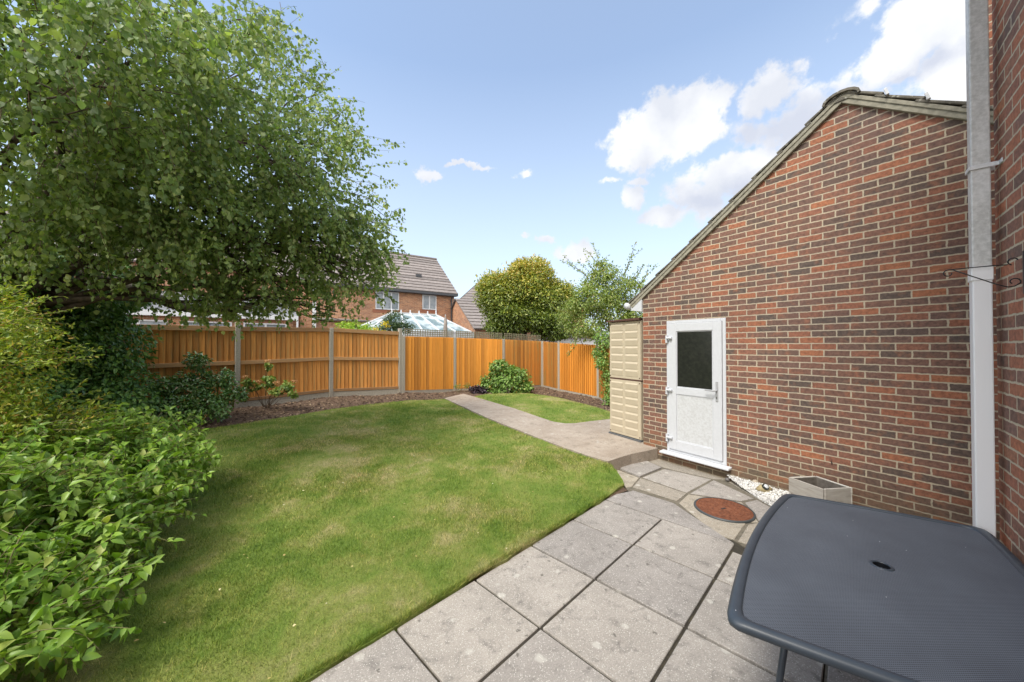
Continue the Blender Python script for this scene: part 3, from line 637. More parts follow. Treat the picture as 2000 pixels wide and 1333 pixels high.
mb = MB(); mb.tube([(TL - .27, -.06, zs - .11), (TL - .27, 5.5, zs - .11)], .055, 12); mb.build('gutter', M['white'], gar, smooth=True)
# door
fr = MB(); W_ = .062
fr.box(d0 + .002, d0 + W_, -.006, .06, dz0, dz1 - .002); fr.box(d1 - W_, d1 - .002, -.006, .06, dz0, dz1 - .002); fr.box(d0 + W_, d1 - W_, -.006, .06, dz1 - W_, dz1 - .002); fr.box(d0 + W_, d1 - W_, -.006, .06, dz0, dz0 + .05)
fr.build('door_frame', M['white'], gar, .004)
s_ = MB(); s_.hull([(d0 - .07, -.10, dz0 - .035), (d1 + .06, -.10, dz0 - .035), (d1 + .06, -.10, dz0 - .012), (d0 - .07, -.10, dz0 - .012), (d0 - .07, .05, dz0 - .035), (d1 + .06, .05, dz0 - .035), (d1 + .06, .05, dz0 + .004), (d0 - .07, .05, dz0 + .004)],
                    [(0,1,2,3),(7,6,5,4),(0,4,5,1),(1,5,6,2),(2,6,7,3),(3,7,4,0)]); s_.build('sill', M['white'], gar, .004)
x0, x1, z0, z1 = d0 + .045, d1 - .045, dz0 + .045, dz1 - .045; B_ = .115
mid0, mid1 = 1.03, 1.13
lf = MB()
lf.box(x0, x0 + B_, -.024, .03, z0, z1); lf.box(x1 - B_, x1, -.024, .03, z0, z1); lf.box(x0 + B_, x1 - B_, -.024, .03, z1 - B_, z1); lf.box(x0 + B_, x1 - B_, -.024, .03, z0, z0 + B_ + .02)
lf.box(x0 + B_, x1 - B_, -.022, .03, mid0, mid1)
MB().box(x0 - .004, x1 + .004, -.008, .0, z0 - .004, z1 + .004).build('door_seal', M['gasket'], gar)
door = lf.build('door', M['white'], gar, .004)
gk = MB(); ga = (x0 + B_ - .003, x1 - B_ + .003)
for (a, b_) in ((mid1, z1 - B_),): gk.box(x0 + B_ + .0121, x1 - B_ - .0121, -.010, .0, a + .0121, b_ - .0121)
gk.build('pane_seal', M['gasket'], door)
bd = MB()
for (a, b_) in ((mid1, z1 - B_), (z0 + B_ + .02, mid0)):
    t_ = .012
    bd.box(x0 + B_, x0 + B_ + t_, -.016, .02, a, b_); bd.box(x1 - B_ - t_, x1 - B_, -.016, .02, a, b_); bd.box(x0 + B_ + t_, x1 - B_ - t_, -.016, .02, a, a + t_); bd.box(x0 + B_ + t_, x1 - B_ - t_, -.016, .02, b_ - t_, b_)
bd.build('glazing_bead', M['white'], door, .003)
MB().box(x0 + B_ + .017, x1 - B_ - .017, -.0115, -.004, mid1 + .017, z1 - B_ - .017).build('glass_pane', M['darkglass'], door)
MB().box(x0 + B_ + .01, x1 - B_ - .01, -.0125, -.004, z0 + B_ + .03, mid0 - .01).build('lower_panel', M['panel'], door)
for hz in (1.83, 1.06, .36):
    hm = MB(); hm.box(x0 - .045, x0 - .015, -.035, -.006, hz - .05, hz + .06); hm.tube([(x0 - .02, -.045, hz + .02), (x0 + .06, -.045, hz + .02)], .017, 10)
    hm.build('hinge', M['white'], door, smooth=False)
hm = MB(); hm.box(x1 - .075, x1 - .045, -.036, -.024, 1.0, 1.26); hm.tube([(x1 - .06, -.036, 1.14), (x1 - .06, -.075, 1.14), (x1 - .075, -.085, 1.14), (x1 - .19, -.085, 1.142)], [.011, .011, .012, .01], 8)
hm.build('handle', plain('satin_handle', (.40,.41,.43), .3), door, .002)
hm = MB(); hm.box(x1 - .068, x1 - .052, -.039, -.034, 1.03, 1.06); hm.build('keyhole', M['steel'], door, .001)

# ------------------------------------------------------------------ house on the right
HK = (2.785, 2.02); HA = math.atan2(-.737, -.676)
hs = thing('brick_house', 'tall red brick house wall on the right edge with white downpipe', 'house', (HK[0], HK[1], 0), HA)
mb = MB(); mb.face([(0, 0, -.2), (8, 0, -.2), (8, 0, 5.4), (0, 0, 5.4)]); mb.build('wall', M['hbrick_x'], hs)
mb = MB(); mb.face([(0, 0, -.2), (0, 5, -.2), (0, 5, 5.4), (0, 0, 5.4)]); mb.build('side_wall', M['hbrick_y'], hs)
# tall wall of the same house standing in line with the garage
def g2h(t, y):      # garage frame -> house frame
    wx = GW[0] + t * math.cos(GA) - y * math.sin(GA) - HK[0]; wy = GW[1] + t * math.sin(GA) + y * math.cos(GA) - HK[1]
    return (wx * math.cos(HA) + wy * math.sin(HA), -wx * math.sin(HA) + wy * math.cos(HA))
rw = MB(); rw.box(2.985, 7.0, -.004, 4.5, -.2, 5.4)
ro = rw.build('rear_wall', M['hbrick_x'], hs); px_, py_ = g2h(0, 0); ro.location = (px_, py_, 0); ro.rotation_euler = (0, 0, GA - HA)
# pitched roof over the near block, above the frame
mb = MB()
for k in range(9):
    a, b_ = k / 9, (k + 1) / 9 + .02
    y0, y1 = -.35 + 3.1 * a, -.35 + 3.1 * b_; z0_, z1_ = 5.2 + 2.2 * a, 5.2 + 2.2 * b_
    mb.hull([(-.2, y0, z0_ + .05), (8.2, y0, z0_ + .05), (8.2, y1, z1_), (-.2, y1, z1_), (-.2, y0, z0_), (8.2, y0, z0_), (8.2, y1, z1_ - .05), (-.2, y1, z1_ - .05)], [(0,1,2,3),(7,6,5,4),(0,4,5,1),(1,5,6,2),(2,6,7,3),(3,7,4,0)])
mb.hull([(-.2, 2.75, 7.4), (8.2, 2.75, 7.4), (8.2, 5.4, 5.4), (-.2, 5.4, 5.4), (-.2, 2.75, 7.3), (8.2, 2.75, 7.3), (8.2, 5.4, 5.3), (-.2, 5.4, 5.3)], [(0,1,2,3),(7,6,5,4),(0,4,5,1),(1,5,6,2),(2,6,7,3),(3,7,4,0)])
mb.build('roof', M['tile'], hs)
# downpipe
PX, PY, PW = .062, -.066, .0355
def pipe_mat():
    m, nt, b = mat('downpipe_plastic'); co = objco(nt); sp = N(nt, 'ShaderNodeSeparateXYZ'); L(nt, co, sp.inputs[0])
    n = noise_n(nt, 40, 7, .7, co); n2 = noise_n(nt, 5, 5, .6, co)
    dirt = ramp(nt, [(.35, (.58,.59,.58)), (.6, (.38,.39,.38))], n.outputs['Fac']); mz = N(nt, 'ShaderNodeMapRange'); mz.inputs[1].default_value = 2.165; mz.inputs[2].default_value = 2.20; L(nt, sp.outputs['Z'], mz.inputs[0])
    k = N(nt, 'ShaderNodeMath', operation='MULTIPLY'); kr = ramp(nt, [(.2, (.45,.45,.45)), (.55, (.85,.85,.85))], n2.outputs['Fac']); L(nt, mz.outputs[0], k.inputs[0]); L(nt, kr.outputs[0], k.inputs[1])
    c = mixc_(nt, k.outputs[0], (.78,.80,.83), dirt.outputs[0]); L(nt, c, b.inputs['Base Color']); sset(b, Roughness=.35); return m
M['pipe'] = pipe_mat()
mb = MB(); mb.box(PX - PW, PX + PW, PY - PW, PY + PW, .02, 5.3); dp = mb.build('downpipe', M['pipe'], hs, .006, seg=2)
mb = MB(); mb.box(PX - PW - .004, PX + PW + .004, PY - PW - .004, PY + PW + .004, 2.115, 2.195); mb.build('collar', M['pipe'], dp, .004)
mb = MB(); q = PW + .003; cz = 2.765
mb.box(PX - q - .004, PX + q + .004, PY - q - .005, PY - q, cz - .012, cz + .012); mb.box(PX - q - .004, PX - q, PY - q, -.001, cz - .012, cz + .012); mb.box(PX + q, PX + q + .004, PY - q, -.004, cz - .012, cz + .012)
mb.box(PX + q, PX + q + .05, -.006, -.001, cz - .012, cz + .012); mb.build('pipe_clip', M['white_dull'], dp, .002)
mb = MB(); mb.hull([(PX - PW, PY - PW, .10), (PX + PW, PY - PW, .10), (PX + PW, PY + PW, .10), (PX - PW, PY + PW, .10), (PX - PW, PY - PW - .10, .02), (PX + PW, PY - PW - .10, .02), (PX + PW, PY + PW - .04, .02), (PX - PW, PY + PW - .04, .02)], BOXF)
mb.build('shoe', M['pipe'], dp, .004)

# wrought iron hanging bracket on the house wall
BX = .42
hb = thing('hanging_bracket', 'black wrought iron hanging basket bracket with scrolled ends fixed to the brick wall', 'bracket', (HK[0] + BX * math.cos(HA), HK[1] + BX * math.sin(HA), 2.15), HA)
def spiral(c, r0, r1, a0, a1, n=18): return [(0, c[0] + (r0 + (r1 - r0) * k / n) * math.cos(a0 + (a1 - a0) * k / n), c[1] + (r0 + (r1 - r0) * k / n) * math.sin(a0 + (a1 - a0) * k / n)) for k in range(n + 1)]
TL_ = -.235; mb = MB()
arm = [(0, -.012, .03)] + spiral((-.03, .018), .022, .014, math.pi * .9, -math.pi * .5, 10)[::-1]
mb.tube([(0, -.05, -.002), (0, -.10, 0), (0, -.18, 0), (0, TL_, 0)] + spiral((TL_ - .002, -.020), .020, .010, math.pi * .5, math.pi * 2.05, 18), .0028, 6)
mb.tube(spiral((-.032, .014), .020, .012, -math.pi * .6, -math.pi * 1.9, 14), .0028, 6)
mb.build('top_arm', M['black'], hb, smooth=True)
mb = MB(); mb.tube([(0, TL_ + .01, -.001), (0, -.16, -.045), (0, -.08, -.098), (0, -.05, -.113), (0, -.03, -.11), (0, -.012, -.095)], .0028, 6)
mb.tube(spiral((-.032, -.088), .020, .010, -math.pi * .2, math.pi * 1.3, 14), .0028, 6); mb.build('brace', M['black'], hb, smooth=True)
mb = MB(); mb.box(-.009, .009, -.006, -.0005, -.15, .06); mb.build('mounting_plate', M['black'], hb, .001)

# ------------------------------------------------------------------ storage cabinet
p0 = Vector(pix(1191.5, 847, .165)); p1 = Vector(pix(1253, 865, .165)); SD = (p1 - p0); SW = SD.length; SA = math.atan2(SD.y, SD.x)
sh = thing('storage_cabinet', 'tall cream plastic garden storage cabinet with brown lid beside the garage', 'cabinet', (p0.x, p0.y, .162), SA)
H = 2.03; DP = 1.3; mb = MB()
mb.box(.0, SW - .005, .012, DP, .035, H - .04); body = mb.build('body', M['cream'], sh, .004)
for (za, zb) in ((.045, .985), (1.012, H - .05)):
    pn = MB(); pn.box(.004, SW - .008, -.004, .012, za, zb)
    pw = (SW - .10) / 2
    for k in range(7):
        hh = (zb - za - .06) / 7; z_ = za + .03 + k * hh
        for x_ in (.045, .045 + pw + .022):
            v = [(x_, -.005, z_ + .01), (x_ + pw - .03, -.005, z_ + .01), (x_ + pw - .03, -.005, z_ + hh - .004), (x_, -.005, z_ + hh - .004),
                 (x_ + .008, -.018, z_ + hh - .028), (x_ + pw - .038, -.018, z_ + hh - .028), (x_ + pw - .034, -.008, z_ + .02), (x_ + .004, -.008, z_ + .02)]
            pn.hull(v, [(3,2,5,4),(4,5,6,7),(7,6,1,0),(0,3,4,7),(2,1,6,5)])
    pn.build('panel', M['cream'], sh, .0015)
    for x_ in (.02, SW - .028):
        for z_ in (za + .03, zb - .03):
            MB().lathe([(.0, -.004), (.009, -.004), (.009, .002), (0, .002)], sides=10).build('screw_cap', M['brown'], sh).matrix_local = Matrix.Translation((x_, -.008, z_)) @ Matrix.Rotation(R(90), 4, 'X')
MB().box(0, SW, -.006, DP, .988, 1.008).build('joint_strip', M['brown'], sh, .002)
MB().hull([(-.04, -.05, H - .04), (SW - .002, -.05, H - .04), (SW - .002, DP + .03, H - .04), (-.04, DP + .03, H - .04), (-.04, -.05, H - .012), (SW - .002, -.05, H - .002), (SW - .002, DP + .03, H + .03), (-.04, DP + .03, H + .03)], BOXF).build('lid', M['brown'], sh, .004)
MB().box(-.02, SW + .0, -.02, DP, 0, .034).build('base', plain('grey_base', (.11,.115,.12), .6), sh, .003)

# ------------------------------------------------------------------ patio table
tc0 = Vector(pix(1722, 1102, .725)); e1 = Vector((.698, .716)).normalized(); e2 = Vector((e1.y, -e1.x))
TAang = math.atan2(e2.y, e2.x)      # local x = across (towards the wall), local y = along the wall
tb = thing('patio_table', 'dark blue-grey metal garden table with bowed ends and perforated top', 'table', (tc0.x, tc0.y, 0), TAang)
corn = [pix(1533, 962, .725), pix(1932, 1039, .725), None, pix(1419, 1207, .725)]
def tloc(p): d = Vector(p) - tc0; return Vector((d.dot(e2), d.dot(e1)))
BL, BR, FL = tloc(corn[0]), tloc(corn[1]), tloc(corn[3])
print('table local', BL, BR, FL)
BLv = Vector(((BL.x), BL.y)); FLv = FL; BRv = (-FLv); FRv = (-BLv)
def outline(inset=0, n=26, bow=.055):
    c0 = [BLv, BRv, FRv, FLv]; c = []
    for i in range(4):
        p, q, r = c0[i - 1], c0[i], c0[(i + 1) % 4]; d1 = (p - q).normalized(); d2 = (r - q).normalized(); sn_ = abs(d1.x * d2.y - d1.y * d2.x)
        c.append(q + (d1 + d2) * inset / sn_)
    bows = [.012, bow, .012, bow]; pts = []
    for i in range(4):
        a = c[i]; b_ = c[(i + 1) % 4]; d = b_ - a; nn = Vector((-d.y, d.x)).normalized()
        if nn.dot((a + b_) / 2) < 0: nn = -nn
        for k in range(n):
            t_ = k / n; pts.append(a.lerp(b_, t_) + nn * bows[i] * 4 * t_ * (1 - t_))
    return [(pts[i - 1] + pts[i] * 2 + pts[(i + 1) % len(pts)]) / 4 for i in range(len(pts))]
sec = [(0, -.030), (-.0045, -.014), (-.003, -.004), (.006, .002), (.016, .005), (.030, .004), (.037, -.001), (.037, -.012), (.034, -.030), (.015, -.040)]
rings = [outline(s[0] + .001) for s in sec]; mb = MB(); nO = len(rings[0])
for r_, s in zip(rings, sec):
    mb.v += [(p.x, p.y, .722 + s[1]) for p in r_]
for i in range(len(sec)):
    j = (i + 1) % len(sec)
    for k in range(nO):
        k2 = (k + 1) % nO; mb.f.append((i*nO + k, i*nO + k2, j*nO + k2, j*nO + k)); mb.mi.append(0); mb.r.append(.5)
m, nt_, b = mat('table_frame_paint'); n = noise_n(nt_, 8, 5, .6, objco(nt_)); r_ = ramp(nt_, [(.3, (.034,.046,.062)), (.7, (.046,.060,.078))], n.outputs['Fac']); L(nt_, r_.outputs[0], b.inputs['Base Color']); sset(b, Roughness=.42)
M['tframe'] = m
m, nt_, b = mat('perforated_top'); co = objco(nt_)
mp = N(nt_, 'ShaderNodeMapping'); mp.inputs['Scale'].default_value = (150, 150, 150); mp.inputs['Rotation'].default_value = (0, 0, R(45)); L(nt_, co, mp.inputs[0])
vf = N(nt_, 'ShaderNodeVectorMath', operation='FRACTION'); L(nt_, mp.outputs[0], vf.inputs[0]); vs = N(nt_, 'ShaderNodeVectorMath', operation='SUBTRACT'); vs.inputs[1].default_value = (.5,.5,.5); L(nt_, vf.outputs[0], vs.inputs[0])
vz = N(nt_, 'ShaderNodeVectorMath', operation='MULTIPLY'); vz.inputs[1].default_value = (1,1,0); L(nt_, vs.outputs[0], vz.inputs[0]); vl = N(nt_, 'ShaderNodeVectorMath', operation='LENGTH'); L(nt_, vz.outputs[0], vl.inputs[0])
hr = ramp(nt_, [(.27, (.012,.014,.018)), (.36, (.115,.132,.16))], vl.outputs['Value']); n = noise_n(nt_, 3, 5, .6, co); nr = ramp(nt_, [(.3, (.85,.85,.86)), (.7, (1.15,1.15,1.15))], n.outputs['Fac'])
c = mixc_(nt_, 1.0, hr.outputs[0], nr.outputs[0], 'MULTIPLY'); L(nt_, c, b.inputs['Base Color']); sset(b, Roughness=.62); bump(nt_, b, vl.outputs['Value'], .25, .001)
M['perf'] = m
mb.build('rim', M['tframe'], tb, smooth=True)
mb = MB(); inn = outline(.036); nI = len(inn); HR = .033; ring = [Vector((HR * math.cos(2*math.pi*k/nI), HR * math.sin(2*math.pi*k/nI))) for k in range(nI)]
# order the hole ring to match the angle of the outline points
ring = [Vector((p.x, p.y)).normalized() * HR for p in inn]
lv = [0, .08, .3, .6, 1]
for q_ in lv: mb.v += [tuple((inn[k].lerp(ring[k], q_)).to_3d() + Vector((0, 0, .7175 ))) for k in range(nI)]
for i in range(len(lv) - 1):
    for k in range(nI): k2 = (k + 1) % nI; mb.f.append((i*nI+k, i*nI+k2, (i+1)*nI+k2, (i+1)*nI+k)); mb.mi.append(0); mb.r.append(.5)
# underside
nb_ = len(mb.v); mb.v += [(p.x, p.y, .706) for p in inn] + [(p.x, p.y, .706) for p in ring]
for k in range(nI): k2 = (k + 1) % nI; mb.f.append((nb_+k, nb_+nI+k, nb_+nI+k2, nb_+k2)); mb.mi.append(0); mb.r.append(.5)
mb.build('tabletop', M['perf'], tb)
MB().lathe([(0, -.058), (.0295, -.058), (.0295, .001)], (0, 0, .7165), 24).build('dark_hole_plug', M['black'], tb)  # closed black plug added to paint in the shade inside the parasol hole
MB().lathe([(.030, -.06), (.030, .0035), (.033, .0048), (.040, .0045), (.043, .001), (.044, -.003)], (0, 0, .7165), 32).build('parasol_ring', M['tframe'], tb, smooth=True)
for (sx, sy) in ((-1, -1), (1, -1), (1, 1), (-1, 1)):
    x_, y_ = sx * .30, sy * .52; lg = MB()
    lg.tube([(x_ * .62, y_ * .60, .69), (x_ * .80, y_ * .80, .655), (x_ * .98, y_ * .98, .56), (x_ * 1.06, y_ * 1.06, .35), (x_ * 1.05, y_ * 1.05, .15), (x_ * 1.1, y_ * 1.12, .012)], .0125, 10)
    lg.build('leg', M['tframe'], tb, smooth=True)
mb = MB()
mb.tube([(-.20, -.33, .688), (.20, -.33, .688)], .009, 8); mb.tube([(-.20, .33, .688), (.20, .33, .688)], .009, 8); mb.tube([(0, -.33, .688), (0, .33, .688)], .009, 8); mb.build('cross_brace', M['tframe'], tb, smooth=True)
for (px, py) in [(1538,991),(1666,1016),(1655,1046),(1718,1057),(1731,1165),(1886,1068),(1437,1195),(1770,1074)]:
    q = tloc(pix(px, py, .722)); MB().lathe([(.0018, 0), (.0014, .0012), (0, .0015)], (q.x, q.y, .7182 if px != 1437 else .727), 7).build('lint_speck', M['white'], tb)

# ------------------------------------------------------------------ manhole cover
mc = pix(1413.5, 995.5, .0); mo = thing('manhole_cover', 'round rusty inspection cover set in the paving slabs', 'manhole cover', (mc[0], mc[1], 0), .3)
m, nt_, b = mat('rusty_iron'); co = objco(nt_); n1 = noise_n(nt_, 25, 6, .7, co)
c = ramp(nt_, [(.3, (.09,.032,.018)), (.55, (.21,.075,.036)), (.75, (.28,.12,.065))], n1.outputs['Fac']); L(nt_, c.outputs[0], b.inputs['Base Color']); sset(b, Roughness=.85, Metallic=.2); bump(nt_, b, n1.outputs['Fac'], .5, .004); M['rust'] = m
RM = .262
MB().lathe([(RM + .022, -.03), (RM + .022, .006), (RM + .016, .012), (RM + .003, .012), (RM + .003, -.01)], sides=56).build('rim', plain('grey_rim', (.07,.08,.085), .5, .3), mo, smooth=False)
mb = MB(); mb.lathe([(0, .010), (RM, .010), (RM, -.01)], sides=56)
for ring_ in range(1, 9):
    rr_ = ring_ * .029 + .012; nn = max(6, int(rr_ * 2 * math.pi / .034))
    for k in range(nn):
        a = 2 * math.pi * (k + .5 * (ring_ % 2)) / nn; c_, s__ = math.cos(a), math.sin(a); l_ = .011; ww = .0045
        tw = .5 if ring_ % 2 else -.5; tx, ty = -math.sin(a + tw), math.cos(a + tw); nx, ny = math.cos(a + tw), math.sin(a + tw)
        if rr_ < .05 : continue
        mb.hull([(c_*rr_ + tx*l_*i + nx*ww*j, s__*rr_ + ty*l_*i + ny*ww*j, .0105) for i, j in ((-1,-1),(1,-1),(1,1),(-1,1))] + [(c_*rr_ + tx*l_*.8*i + nx*ww*.5*j, s__*rr_ + ty*l_*.8*i + ny*ww*.5*j, .0145) for i, j in ((-1,-1),(1,-1),(1,1),(-1,1))], BOXF)
mb.build('cover', M['rust'], mo)
mb = MB(); mb.prism([(-.028, -.010), (.028, -.010), (.028, .010), (-.028, .010)], .0108, .0125); mb.build('keyhole', M['black'], mo)

# ------------------------------------------------------------------ white gravel strip, rock light, cobbles, planter, hook
gw = lambda t, y: (GW[0] + t * math.cos(GA) - y * math.sin(GA), GW[1] + t * math.sin(GA) + y * math.cos(GA))
GP = [pix(1418, 937), pix(1444, 953), pix(1478, 972), pix(1523, 997), pix(1560, 1020)] + [gw(2.2, -.03), gw(1.0, -.03)]
M['gravel'] = leafmat('white_chip', [(0, (.45,.43,.40)), (.3, (.66,.65,.63)), (1, (.82,.81,.80))], .02, .7, tr_tint=(1, 1, 1))
crumbs('white_gravel', [GP], 16000, .006, .018, M['gravel'], 'loose white gravel chips along the foot of the garage wall', 'gravel', lambda x, y: -.012 + .014 * random.random() + .075 * max(0, 1 - (-gl((x, y))[1]) / .34))
tag(MB().prism(GP[::-1], -.05, -.008).build('gravel_base', M['infill']), kind='structure')
def stone(name, c, r, m, label, cat, group=None, sq=(1, .8, .6), seed=0):
    bm = bmesh.new(); bmesh.ops.create_icosphere(bm, subdivisions=3, radius=1)
    for v in bm.verts:
        k = 1 + .22 * noise.noise(v.co * 1.3 + Vector((seed, 0, 0))) + .08 * noise.noise(v.co * 4 + Vector((seed, 0, 0))); v.co = Vector((v.co.x * sq[0], v.co.y * sq[1], v.co.z * sq[2])) * r * k
    me = bpy.data.meshes.new(name); bm.to_mesh(me); bm.free(); o = link(name, me, m, None, True); o.location = (c[0], c[1], r * sq[2] * .7); o.rotation_euler = (0, 0, seed * 1.3)
    at = me.attributes.new('rnd', 'FLOAT', 'FACE'); return tag(o, label, cat, group)
M['cobble'] = plain('grey_cobble', (.17,.155,.15), .7, scale=20, c2=(.09,.085,.08), bmp=.3); M['pebble'] = plain('buff_pebble', (.42,.36,.28), .7, scale=20, bmp=.2)
for (px, py, r_, sd_, lab) in [(1421,937,.034,1,'grey cobble nearest the paving at the end of the white gravel'),(1428.5,934,.036,2,'middle grey cobble of the three at the end of the white gravel'),(1437,931,.04,3,'grey cobble closest to the garage wall at the gravel end')]:
    stone('cobble', pix(px, py + 2), r_, M['cobble'], lab, 'stone', 'grey cobbles at the end of the gravel', seed=sd_)
stone('pebble', (*pix(1475, 944, .05),), .036, M['pebble'], 'rounded buff pebble behind the solar rock light on white gravel', 'stone', seed=5, sq=(1, .9, .8)).location.z = .062
sl_ = pix(1492, 960, .03); rl = thing('rock_light', 'small sandy rock-shaped solar light lying on the white gravel', 'garden light', (sl_[0], sl_[1], .03), .3)
o = stone('rock_shell', (0, 0), .075, plain('sandy_rock', (.38,.31,.17), .8, scale=12, c2=(.24,.19,.10), bmp=.5), None, None, seed=7, sq=(1.1, .7, .62)); o.parent = rl; o.location = (0, 0, .03)
mb = MB(); mb.lathe([(0, .012), (.026, .010), (.033, .006), (.036, 0), (.036, -.03)], sides=24); lo_ = mb.build('lamp_bezel', M['darkglass'], rl, smooth=True)
lo_.location = (-.012, -.034, .07); lo_.rotation_euler = (R(48), 0, R(-12))
MB().lathe([(0, .0135), (.022, .0125), (.025, .009)], sides=24).build('lens', M['white_dull'], lo_, smooth=True)
# planter of weathered white boards
pa = Vector(pix(1541, 976)); 
pl = thing('planter_box', 'weathered white wooden planter box, empty, against the garage wall', 'planter', (0, 0, 0))
# derive the rim corners in garage frame
def t_at(px, y=0):
    u = (px - 1000) / F; ox, oy = gw(0, y); return (u * oy - ox) / (math.cos(GA) - u * math.sin(GA))
PH = .335
c1_, c2_, c3_, c4_ = [gl(pix(*q, PH)) for q in ((1540, 932), (1594, 929.5), (1665, 953), (1608, 956))]
print('planter corners in garage frame', c1_, c2_, c3_, c4_)
M['oldpaint'] = wood('flaking_white_paint', (.60,.58,.53), (.46,.42,.37), (.20,.165,.13), .8, (2.5, 2.5, 16), .6); M['oldwood'] = plain('grey_inside_wood', (.19,.165,.14), .9, scale=20, c2=(.11,.095,.08), bmp=.4)
pl.location = (GW[0], GW[1], 0); pl.rotation_euler = (0, 0, GA)
P4 = [Vector(c) for c in (c1_, c4_, c3_, c2_)]      # front-left, front-right, back-right, back-left  (y negative = outward)
cen = sum(P4, Vector((0, 0))) / 4
for i in range(4):
    a = P4[i]; b_ = P4[(i + 1) % 4]; d = (b_ - a).normalized(); nn = Vector((-d.y, d.x));
    if nn.dot(cen - a) < 0: nn = -nn
    for (z0_, z1_) in ((.005, .165), (.170, PH)):
        mb = MB(); q = [a + d * (.002 if i % 2 else 0), b_ - d * (.002 if i % 2 else 0), b_ - d * .012 + nn * .018, a + d * .012 + nn * .018]
        if i % 2: q = [a + nn * 0 + d * .019, b_ - d * .019, b_ - d * .019 + nn * .018, a + d * .019 + nn * .018]
        mb.prism([tuple(x) for x in q], z0_, z1_); mb.build('side_board', M['oldpaint'], pl, .003)
mb = MB(); mb.prism([tuple(p + (cen - p) * .16) for p in P4], .02, .035); mb.build('bottom', M['oldwood'], pl)
mb = MB()
for i in range(4):
    a = P4[i] + (cen - P4[i]) * .13; b_ = P4[(i + 1) % 4]; b_ = b_ + (cen - b_) * .13; mb.face([(a.x, a.y, .03), (b_.x, b_.y, .03), (b_.x, b_.y, PH - .008), (a.x, a.y, PH - .008)])
mb.build('lining', M['oldwood'], pl)
mb = MB(); tt = t_at(1623); hz_ = pd(1623, 903, gw(tt, 0)[1]).z
mb.tube([(0, 0, 0), (0, -.03, .0), (0, -.036, .012), (0, -.03, .02), (0, -.02, .016)], .003, 6); mb.tube([(0, -.006, 0), (0, -.006, -.025)], .004, 6)
o = mb.build('wall_hook', M['black'], None, smooth=True); o.location = (*gw(tt, 0), hz_); o.rotation_euler = (0, 0, GA); tag(o, 'small black hook screwed into the bricks above the planter box', 'hook')

# ------------------------------------------------------------------ fences
def P3(px, py, z): x, y = pix(px, py, z); return Vector((x, y, z))
posts = [P3(463,797,.29), P3(646,775,.33), P3(781,768,.27), P3(887.5,763.5,.17), P3(983,760,.12), P3(1057.5,755,.06)]
def ztop(p, px, py): return pd(px, py, p.y).z
tops = [ztop(posts[0], 463, 630), ztop(posts[1], 646, 641), ztop(posts[2], 781, 627), ztop(posts[3], 887, 657), ztop(posts[4], 983, 661), ztop(posts[5], 1057, 666)]
print('post heights', [round(t - p.z, 2) for p, t in zip(posts, tops)])
dirA = (posts[0] - posts[1]).normalized()
left_ext = [posts[0] + dirA * 1.95 * k for k in (1, 2)]; left_ext = [Vector((p.x, p.y, .27)) for p in left_ext]
def post(fr, p, top, w_=.10):
    mb = MB(); mb.hull([(-w_/2, -.05, -.3), (w_/2, -.05, -.3), (w_/2, .05, -.3), (-w_/2, .05, -.3), (-w_/2, -.05, top), (w_/2, -.05, top), (w_/2, .05, top), (-w_/2, .05, top)], BOXF)
    return mb.build('post', M['concrete'], fr, .008)
def fence(name, label, ps, tp, panel, group=None):
    root = thing(name, label, 'fence', tuple(ps[0]), 0, group)
    o = Vector(ps[0])
    for p, t in zip(ps, tp):
        q = post(root, p, t - p.z); nx = (ps[1] - ps[0]); q.location = p - o; q.rotation_euler = (0, 0, math.atan2(nx.y, nx.x))
    for i in range(len(ps) - 1):
        a, b_ = ps[i], ps[i + 1]; d = (b_ - a); d.z = 0; Ln = d.length - .1; ang = math.atan2(d.y, d.x); c0 = a + d.normalized() * .05
        panel(root, c0 - o, ang, Ln, a.z - o.z, b_.z - o.z, i)
    return root
def place(o, c, ang): o.location = (c.x, c.y, 0); o.rotation_euler = (0, 0, ang)
def boards(mb, Ln, zb0, zb1, zt0, zt1, bw, y0, lap=.012, thick=.014, gap=.003):
    n = int(Ln / bw); bw = Ln / n
    for k in range(n):
        x0 = k * bw; x1 = x0 + bw - gap; f0 = x0 / Ln; f1 = x1 / Ln; r_ = random.random(); jz = random.uniform(-.004, .004)
        za, zb = zb0 + (zb1 - zb0) * f0, zb0 + (zb1 - zb0) * f1; ta, tb_ = zt0 + (zt1 - zt0) * f0 + jz, zt0 + (zt1 - zt0) * f1 + jz
        # feather edged: thin edge to one side, thick edge proud
        ya, yb = y0, y0 - lap
        v = [(x0, ya, za), (x1, yb, zb), (x1, yb + .006 + thick, zb), (x0, ya + thick, za), (x0, ya, ta), (x1, yb, tb_), (x1, yb + .006 + thick, tb_), (x0, ya + thick, ta)]
        mb.hull(v, BOXF, r=r_)
HT = {}
